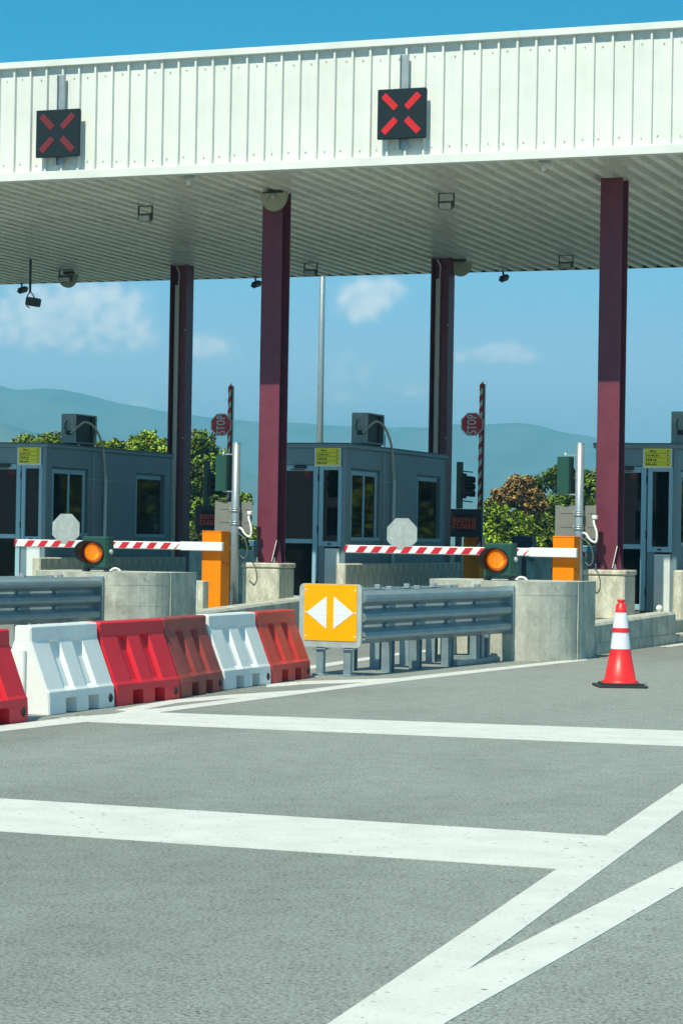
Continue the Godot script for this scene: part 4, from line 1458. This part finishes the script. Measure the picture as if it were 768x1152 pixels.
# ------------------------------------------------------------------ far things
func tree(x: float, z: float, clumps: Array, label: String, called: String, hue: Color, seed_: int, leaves: int, size: float, dry := 0.0) -> void:
	var at := Vector3(x, 0, z)
	var o := thing(called, label, "tree", at, "trees beyond the plaza")
	rng.seed = seed_
	var top := 0.0
	for c in clumps:
		top = maxf(top, c[1])
	var st := mb(true)
	tube(st, smooth_path([at, at + Vector3(0.06, top * 0.3, 0.0), at + Vector3(-0.05, top * 0.55, 0.05), at + Vector3(0.0, top * 0.8, 0.0)], 4), 0.13, 0.05, 7)
	for c in clumps:
		tube(st, smooth_path([at + Vector3(0.0, minf(top * 0.35, c[1] * 0.6), 0), at + Vector3(c[0] * 0.5, c[1] * 0.75, c[2] * 0.5), at + Vector3(c[0], c[1], c[2])], 4), 0.06, 0.015, 5)
	part(o, "trunk", st, "bark")
	var verts := PackedVector3Array()
	var nrm := PackedVector3Array()
	var cols := PackedColorArray()
	var total := 0.0
	for c in clumps:
		total += c[3] * c[3]
	for c in clumps:
		var n := int(leaves * c[3] * c[3] / total)
		var tone := rng.randf_range(0.72, 1.2)
		# small sprays inside each clump give it an uneven, broken outline
		var sprays := []
		for k in 90:
			var d := Vector3(rng.randfn(), rng.randfn(), rng.randfn()).normalized() * pow(rng.randf(), 0.36) * rng.randf_range(0.85, 1.12)
			sprays.append([Vector3(c[0], c[1], c[2]) + d * Vector3(c[3], c[3] * c[4], c[3]) * 0.92, rng.randf_range(0.10, 0.28) * c[3], rng.randf_range(0.75, 1.25)])
		for k in n:
			var sp: Array = sprays[rng.randi() % sprays.size()]
			var d := Vector3(rng.randfn(), rng.randfn(), rng.randfn()).normalized()
			var p: Vector3 = sp[0] + d * sp[1] * pow(rng.randf(), 0.35)
			if p.y < 0.05:
				continue
			var a := Vector3(rng.randfn(), rng.randfn() * 0.6, rng.randfn()).normalized()
			var b := a.cross(Vector3(rng.randfn(), rng.randfn(), rng.randfn())).normalized()
			var s := size * rng.randf_range(0.6, 1.35)
			var v0 := p - a * s
			var v1 := p + b * s * 0.45
			var v2 := p + a * s
			var v3 := p - b * s * 0.45
			var nn := a.cross(b)
			if nn.dot(d) < 0.0:
				nn = -nn
			nn = (nn * 0.7 + d * 0.5 + Vector3(0, 0.25, 0)).normalized()
			var col: Color = hue * (tone * sp[2] * rng.randf_range(0.82, 1.2))
			if rng.randf() < dry:
				col = Color(0.46, 0.28, 0.09) * rng.randf_range(0.6, 1.3)
			col.a = 1.0
			for v in [v0, v1, v2, v0, v2, v3]:
				verts.append(v)
				nrm.append(nn)
				cols.append(col)
	var arr := []
	arr.resize(Mesh.ARRAY_MAX)
	arr[Mesh.ARRAY_VERTEX] = verts
	arr[Mesh.ARRAY_NORMAL] = nrm
	arr[Mesh.ARRAY_COLOR] = cols
	var m := ArrayMesh.new()
	m.add_surface_from_arrays(Mesh.PRIMITIVE_TRIANGLES, arr)
	piece(o, "crown", m, M["leaf_dry" if dry > 0.5 else "leaf"])

func trees() -> void:
	var green := Color(0.27, 0.40, 0.035)
	var bright := Color(0.38, 0.52, 0.040)
	var deep := Color(0.11, 0.17, 0.03)
	var spec := [
		["leafy_tree", -43.0, -80.0, [[-1.1, 3.7, 0.0, 1.0, 0.8], [-0.3, 4.3, 0.0, 0.9, 0.8], [0.7, 4.45, 0.2, 0.85, 0.8], [1.2, 3.9, 0.2, 0.9, 0.8], [0.2, 3.2, 0.0, 1.5, 0.9]], "round olive green tree with the rooftop air conditioner right against it", green, 9000, 0.085, 0.06],
		["leafy_tree", -40.5, -80.5, [[0.2, 4.15, 0.0, 0.8, 0.8], [0.6, 3.4, 0.0, 1.0, 0.9], [-0.5, 3.6, 0.0, 0.9, 0.9]], "yellowish green tree showing right behind the rooftop air conditioner", bright, 6500, 0.085, 0.05],
		["leafy_tree", -38.2, -80.0, [[-0.5, 4.4, 0.0, 0.85, 0.9], [0.5, 4.15, 0.1, 0.8, 0.9], [1.2, 4.0, 0.1, 0.7, 0.9], [0.0, 3.2, 0.0, 1.3, 0.9]], "yellow green tree over the end of the booth roof beside dark column", bright, 9000, 0.085, 0.04],
		["leafy_tree", -36.0, -79.0, [[-0.1, 4.5, 0.0, 0.7, 0.95], [-0.6, 3.8, 0.1, 0.9, 1.0], [0.5, 3.6, 0.0, 0.9, 1.0], [-0.2, 2.8, 0.0, 1.2, 1.0], [0.9, 2.4, 0.0, 1.0, 1.0], [-0.3, 1.7, 0.0, 1.2, 1.0], [0.8, 1.2, 0.0, 1.2, 1.0], [-0.6, 0.8, 0.0, 1.1, 0.9], [1.7, 1.0, 0.0, 0.9, 1.0]], "tall full tree behind the STOP sign and the dark column", green, 20000, 0.08, 0.05],
		["leafy_tree", -34.0, -76.0, [[0.0, 1.9, 0.0, 0.6, 1.0], [0.3, 1.1, 0.0, 0.9, 1.0], [-0.6, 0.9, 0.0, 0.8, 1.0]], "low bush behind the blue lidded machine and purple column", deep, 6000, 0.08, 0.03],
		["leafy_tree", -21.75, -70.0, [[-0.6, 2.15, 0.0, 0.45, 0.9], [-0.3, 1.75, 0.2, 0.7, 0.9], [0.35, 1.65, 0.2, 0.65, 0.9], [-0.5, 1.2, 0.3, 0.9, 0.9], [0.5, 1.0, 0.2, 0.8, 0.9], [0.0, 0.6, 0.4, 1.1, 0.7]], "bright green bush right behind the amber signal, in front of the browning tree", bright, 12000, 0.07, 0.0],
		["browning_tree", -24.15, -79.0, [[0.15, 3.05, 0.6, 0.62, 0.9], [-0.5, 2.75, 0.5, 0.5, 0.8], [0.45, 2.55, 0.6, 0.6, 0.9], [0.25, 1.9, 0.6, 0.6, 1.0], [0.3, 1.2, 0.5, 0.5, 1.0]], "tree with dry brown foliage among green ones", Color(0.50, 0.31, 0.10), 9000, 0.07, 0.8],
		["leafy_tree", -23.6, -81.5, [[-0.1, 3.55, 0.0, 0.5, 0.9], [-0.9, 3.2, 0.0, 0.5, 0.9], [0.6, 3.25, 0.0, 0.7, 0.9], [1.3, 3.0, 0.0, 0.8, 0.9], [0.5, 2.3, 0.4, 1.1, 1.0], [1.3, 1.9, 0.4, 1.0, 1.0], [0.2, 1.4, 0.4, 1.2, 1.0], [1.2, 0.9, 0.4, 1.1, 1.0], [-0.8, 1.6, 0.2, 1.0, 1.0]], "dark green tree right behind the browning tree", Color(0.20, 0.32, 0.035), 20000, 0.075, 0.04],
		["leafy_tree", -21.8, -80.0, [[-0.1, 2.95, 0.0, 0.6, 0.9], [0.5, 2.5, 0.0, 0.8, 1.0], [-0.3, 1.8, 0.0, 0.9, 1.0], [0.3, 1.1, 0.0, 1.1, 1.0]], "green tree between the galvanised post and purple column behind the cone", green, 10000, 0.075, 0.03],
		["leafy_tree", -28.0, -78.0, [[0.0, 1.5, 0.0, 0.9, 0.8], [-1.0, 1.1, 0.0, 0.8, 0.8], [0.8, 1.1, 0.0, 0.8, 0.8]], "low shrub behind the dark message sign", bright, 6000, 0.075, 0.0],
		["leafy_tree", -17.5, -79.0, [[0.0, 3.2, 0.0, 1.0, 0.9], [0.9, 2.6, 0.0, 1.0, 0.9], [-0.8, 2.0, 0.0, 1.0, 1.0], [0.3, 1.2, 0.0, 1.2, 1.0]], "tree hidden behind the booth beside the cone", green, 6000, 0.09, 0.03]]
	# more of the same row beyond the right of the frame: the booth windows mirror it
	for k in 7:
		var h := 4.6 + 0.9 * sin(k * 2.1)
		spec.append(["leafy_tree", -13.2 + 3.6 * k, -80.0 + 1.5 * sin(k * 1.7), [[0.0, h, 0.0, 1.3, 0.9], [-1.1, h - 1.1, 0.2, 1.4, 0.9], [1.1, h - 1.2, 0.0, 1.4, 0.9], [0.0, h - 2.2, 0.5, 1.7, 0.9], [-0.8, 1.2, 0.4, 1.6, 0.8], [0.9, 1.2, 0.4, 1.6, 0.8]], ["green tree first in the row that the booth windows mirror", "green tree second in the row that the booth windows mirror", "green tree third in the row that the booth windows mirror", "green tree with brown leaves in the row the booth windows mirror", "green tree next after the brown leaved one mirrored in windows", "green tree last but one in the row that windows mirror", "green tree last in the row that booth windows mirror"][k], green if k % 3 else deep, 3200, 0.16, 0.25 if k == 3 else 0.05])
	for i in spec.size():
		var s: Array = spec[i]
		tree(s[1], s[2], s[3], s[4], s[0], s[5], 100 + i, int(s[6] * (4.6 if s[7] < 0.1 else 2.6)), s[7] * (0.78 if s[7] < 0.1 else 1.1), s[8])

func mountains() -> void:
	# ridge line as azimuth and elevation seen from the plaza, set 3 km off
	var ridges := [
		[3050.0, [[-60.0, 3.0], [-45.0, 3.5], [-36.0, 3.55], [-31.0, 3.55], [-29.2, 3.45], [-28.7, 3.37], [-28.2, 3.42], [-27.45, 3.37], [-26.7, 3.16], [-25.9, 3.03], [-25.0, 2.9], [-24.2, 2.82], [-23.2, 2.75], [-22.1, 2.73], [-20.9, 2.67], [-19.2, 2.68], [-18.7, 2.75], [-18.0, 2.76], [-17.26, 2.83], [-16.7, 2.79], [-15.9, 2.58], [-15.1, 2.46], [-13.3, 2.24], [-8.0, 2.0], [0.0, 2.2], [14.0, 1.7]], "hazy blue mountain ridge on the horizon"],
		[2000.0, [[-60.0, 1.6], [-45.0, 2.2], [-36.0, 2.4], [-31.0, 2.55], [-29.2, 2.62], [-28.2, 2.35], [-27.0, 1.9], [-25.5, 1.5], [-24.2, 2.05], [-23.4, 1.55], [-22.0, 1.1], [-20.0, 1.0], [-18.5, 0.95], [-17.0, 1.3], [-15.5, 1.5], [-13.0, 1.35], [-8.0, 1.2], [0.0, 1.0], [14.0, 0.9]], "lower foothill before the mountain ridge"]]
	var n := noise(0.006, 12, 5)
	for r in ridges:
		org = Vector3.ZERO
		var dist: float = r[0]
		var cols := 240
		var rows := 14
		var pts := []
		for i in cols + 1:
			var az := lerpf(-60.0, 14.0, i / float(cols))
			var el := 0.0
			for k in r[1].size() - 1:
				var a: Array = r[1][k]
				var b: Array = r[1][k + 1]
				if az >= a[0] and az <= b[0]:
					el = lerpf(a[1], b[1], (az - a[0]) / (b[0] - a[0]))
			var line := []
			for j in rows + 1:
				var t := j / float(rows)
				var d := dist * lerpf(0.72, 1.0, t)
				var x := sin(deg_to_rad(az)) * d
				var z := -cos(deg_to_rad(az)) * d
				var y := 1.25 + tan(deg_to_rad(el)) * dist * pow(t, 1.25)
				y += n.get_noise_2d(x, z) * dist * 0.006 * sin(t * PI) + n.get_noise_2d(x * 4.0, z * 4.0) * dist * 0.0006
				line.append(Vector3(x, y if j > 0 else -1.0, z))
			# a back slope, so that the ridge is a body
			var e: Vector3 = line[rows]
			line.append(Vector3(e.x * 1.1, -1.0, e.z * 1.1))
			pts.append(line)
		var st := mb(true)
		for i in cols:
			for j in rows + 1:
				var q := [pts[i][j], pts[i][j + 1], pts[i + 1][j + 1], pts[i + 1][j]]
				for k in [0, 1, 2, 0, 2, 3]:
					var v: Vector3 = q[k]
					var g := 0.85 + 0.7 * n.get_noise_2d(v.x * 2.0, v.z * 2.0) + 0.5 * n.get_noise_2d(v.x * 9.0, v.z * 9.0)
					st.set_color(Color(g, g, g))
					st.add_vertex(v)
		structure("mountains" if dist > 2500 else "foothills", st, "mountain").set_meta("label", r[2])

func far_things() -> void:
	# lamp post beyond the plaza
	var at := Vector3(-29.9, 0, -75.0)
	var o := thing("lamp_post", "tall pale galvanised lamp post rising behind a booth roof", "lamp post", at)
	var st := mb(true)
	tube(st, [at, at + Vector3(0, 14.0, 0)], 0.125, 0.075, 16)
	part(o, "mast", st, "galvanised")
	st = mb()
	bb(st, at.x - 0.2, at.x + 0.2, 0.0, 0.03, at.z - 0.2, at.z + 0.2, 0.005)
	part(o, "base_plate", st, "galvanised")
	st = mb(true)
	tube(st, smooth_path([at + Vector3(0, 13.9, 0), at + Vector3(0.4, 14.4, 0), at + Vector3(1.4, 14.6, 0)]), 0.05, 0.04, 8)
	part(o, "bracket_arm", st, "galvanised")
	st = mb()
	bb(st, at.x + 1.3, at.x + 2.0, 14.52, 14.66, at.z - 0.14, at.z + 0.14, 0.03)
	part(o, "lantern", st, "sign_back")
	# low wall closing the view beyond the lanes
	o = thing("dividing_wall", "long low concrete wall in shade behind the lanes", "wall", Vector3(-16.0, 0, -45.9))
	for k in 6:
		box_part(o, "wall_section", "concrete", -25.0 + 3.0 * k, -22.015 + 3.0 * k, 0.0, 1.03, -46.05, -45.75, 0.03)
	# equipment box on a stand and a mushroom lamp before that wall
	at = Vector3(-13.75, 0, -45.2)
	o = thing("equipment_box", "dark navy equipment box on a thin stand behind the amber signal", "box", at)
	box_part(o, "box_body", "navy", -13.95, -13.55, 1.14, 1.39, -45.35, -45.05, 0.01)
	box_part(o, "stand", "dark_steel", -13.79, -13.71, 0.0, 1.139, -45.24, -45.16, 0.004)
	at = Vector3(-13.42, 0, -44.6)
	o = thing("mushroom_lamp", "small dark mushroom topped lamp before the low shaded wall", "lamp", at)
	st = mb(true)
	lathe(st, [Vector2(0.0, 1.0), Vector2(0.06, 0.985), Vector2(0.09, 0.95), Vector2(0.085, 0.925), Vector2(0.0, 0.925)], at, 16)
	part(o, "cap", st, "machine_grey")
	st = mb(true)
	tube(st, [at, at + Vector3(0, 0.925, 0)], 0.02, 0.02, 8)
	part(o, "stem", st, "galvanised")

func ball_light() -> void:
	var at := Vector3(-7.50, 0.40, -30.6)
	var o := thing("ball_light", "small white ball light on the end of low wall behind the cone", "lamp", at)
	var st := mb(true)
	var pr := []
	for k in 11:
		var a := -PI / 2 + PI * k / 10.0
		pr.append(Vector2(maxf(cos(a) * 0.042, 0.0), 0.052 + sin(a) * 0.042))
	lathe(st, pr, at, 16)
	part(o, "globe", st, "white_plastic")
	st = mb(true)
	lathe(st, [Vector2(0.03, 0.0), Vector2(0.03, 0.012), Vector2(0.02, 0.016)], at, 14)
	part(o, "socket", st, "sign_back")

func grit() -> void:
	var mm := MultiMesh.new()
	mm.transform_format = MultiMesh.TRANSFORM_3D
	var st := mb()
	org = Vector3.ZERO
	var v := [Vector3(1, 0, 0), Vector3(-0.2, 0.1, 0.9), Vector3(-0.9, 0, -0.3), Vector3(0.1, 0.1, -1.0), Vector3(0.1, 0.75, 0.05), Vector3(0, -0.4, 0)]
	for k in 4:
		face(st, [v[k], v[(k + 1) % 4], v[4]], Vector3.ZERO)
		face(st, [v[k], v[(k + 1) % 4], v[5]], Vector3.ZERO)
	st.generate_normals()
	mm.mesh = st.commit()
	rng.seed = 909
	var runs := [[Vector2(-7.86, -14.0), Vector2(-8.22, -20.6), 240, 0.07], [Vector2(-8.3, -21.3), Vector2(-7.6, -24.8), 120, 0.25], [Vector2(-7.6, -24.75), Vector2(-7.1, -25.6), 90, 0.05], [Vector2(-7.14, -25.6), Vector2(-7.28, -33.0), 240, 0.06], [Vector2(-6.5, -15.5), Vector2(-5.0, -22.0), 50, 1.5]]
	var tr := []
	for r in runs:
		for k in r[2]:
			var p: Vector2 = r[0].lerp(r[1], rng.randf()) + Vector2(absf(rng.randfn()) * r[3], rng.randfn() * r[3])
			var sz := 0.004 + 0.010 * pow(rng.randf(), 3.0)
			tr.append(Transform3D(Basis(Vector3.UP, rng.randf() * TAU).scaled(Vector3(sz, sz * 0.7, sz * rng.randf_range(0.6, 1.6))), Vector3(p.x, 0.001, p.y)))
	mm.instance_count = tr.size()
	for i in tr.size():
		mm.set_instance_transform(i, tr[i])
	var o := MultiMeshInstance3D.new()
	o.name = "grit"
	o.multimesh = mm
	o.material_override = M.grit
	meta(o, "fine grit and dry bits along the kerbs and barrier feet", "grit")
	o.set_meta("kind", "stuff")
	add_child(o)

# ------------------------------------------------------------------ build
func _ready() -> void:
	var cam := Camera3D.new()
	cam.name = "camera"
	cam.transform = Transform3D(Basis(Vector3(0.932265, 0.016579, -0.361395), Vector3(-0.011251, 0.999795, 0.016842), Vector3(0.361600, -0.011636, 0.932261)).orthonormalized(), Vector3(0, 1.25, 0))
	cam.fov = 23.6597
	cam.near = 0.1
	cam.far = 9000.0
	add_child(cam)
	cam.current = true

	var env := Environment.new()
	env.background_mode = Environment.BG_SKY
	env.sky = make_sky()
	env.ambient_light_source = Environment.AMBIENT_SOURCE_SKY
	env.tonemap_mode = Environment.TONE_MAPPER_LINEAR
	env.tonemap_exposure = 1.42
	env.sdfgi_enabled = true
	env.ssao_enabled = true
	env.ssil_enabled = true
	env.fog_enabled = true
	env.fog_density = 0.00056
	env.fog_light_color = Color(0.56, 0.88, 1.0)
	var we := WorldEnvironment.new()
	we.name = "world_environment"
	we.environment = env
	add_child(we)

	var sun := DirectionalLight3D.new()
	sun.name = "sun"
	add_child(sun)
	sun.look_at_from_position(Vector3.ZERO, Vector3(0.10, -1.28, -1.0))
	sun.light_energy = 1.35
	sun.light_color = Color(1.0, 0.975, 0.885)
	sun.light_angular_distance = 0.5
	sun.shadow_enabled = true

	make_materials()
	ground()
	mountains()
	canopy()
	for k in 3:
		island(-S * k)

	var near := ["behind the traffic cone", "with the round loudspeaker"]
	column(Vector3(-8.315, 0.925, -31.15), 6.05, "purple steel column on the plinth behind the traffic cone", true)
	column(Vector3(-8.265 - S, 0.925, -31.15), 6.05, "purple steel column with a round loudspeaker at its top", true)
	column(Vector3(-13.40, 0.285, -39.1), 6.05, "dark steel column with cable duct, by the raised boom with clear STOP sign", false)
	column(Vector3(-13.40 - S, 0.285, -39.1), 6.05, "dark steel column with cable duct at the rear end of booth below trees", false)
	lane_signal(-10.47, 6.63, 1, "square lane signal showing a bright red X on the fascia")
	lane_signal(-10.47 - S, 6.60, 0, "square lane signal showing a dim red X on the fascia")

	var builders := [
		[booth, "blue grey toll booth behind the traffic cone and purple column", "blue grey toll booth with a tall lamp post rising behind its roof", "blue grey toll booth with tree tops rising right behind its roof"],
		[air_conditioner, "air conditioner on the roof of the booth behind the cone", "rooftop air conditioner on the booth in front of the lamp post", "rooftop air conditioner with green tree tops on both sides"],
		[nose, "round concrete island nose close to the traffic cone", "round concrete island nose behind the red and white barriers", ""],
		[side_wall, "concrete side wall of the booth behind the cone", "shaded concrete wall beside the booth with the lamp post behind", "shaded concrete wall beside the booth with trees behind"],
		[plinth, "square concrete plinth behind the traffic cone", "square concrete plinth between orange boom cabinet and yellow arrow sign", ""],
		[beacon, "green amber signal on the nose close to the traffic cone", "green amber signal on the nose behind the plastic barriers", ""],
		[boom_gate, "lowered red and white boom gate reaching across to the booth with the lamp post", "lowered red and white boom gate reaching across to the booth with trees behind", ""],
		[pole_sign, "galvanised post with dark green signal back, in front of the browning tree", "galvanised post with green signal back, in front of tall tree and STOP sign", ""],
		[ticket_machine, "grey machine with blue lid beside the plinth behind the cone", "grey machine with blue lid between the galvanised post and purple column", ""],
		[white_post, "short white post behind the concrete nose close to the cone", "short white post between concrete nose and orange boom cabinet", ""]]
	for b in builders:
		var first: Node3D = b[0].call(b[1])
		for k in [1, 2]:
			if b[k + 1] != "":
				copy(first, Vector3(-S * k, 0, 0), b[k + 1])
	low_wall("low concrete wall edging the island behind the cone")
	low_wall("low concrete wall running behind the red and white barriers", -S, 0.50)
	# the rear gates that show stand on the middle and far islands
	for b in [[rear_gate, "raised boom with STOP sign on its side against bare sky and hills", "raised boom with STOP sign on its side in front of tall tree"], [rear_panel, "dark message sign with amber words on a post behind the middle booth", "dark message sign half hidden behind the galvanised post and grey panel"]]:
		var g: Node3D = b[0].call(b[1])
		g.position.x -= S
		copy(g, Vector3(-S, 0, 0), b[2])
	crash_cushion(0.0, "steel crash cushion with three wave rails behind the yellow arrow sign")
	crash_cushion(-S, "steel crash cushion with three wave rails behind the plastic barriers")
	arrow_board()
	barriers()
	cone()
	ball_light()
	grit()
	under_soffit()
	far_things()
	trees()
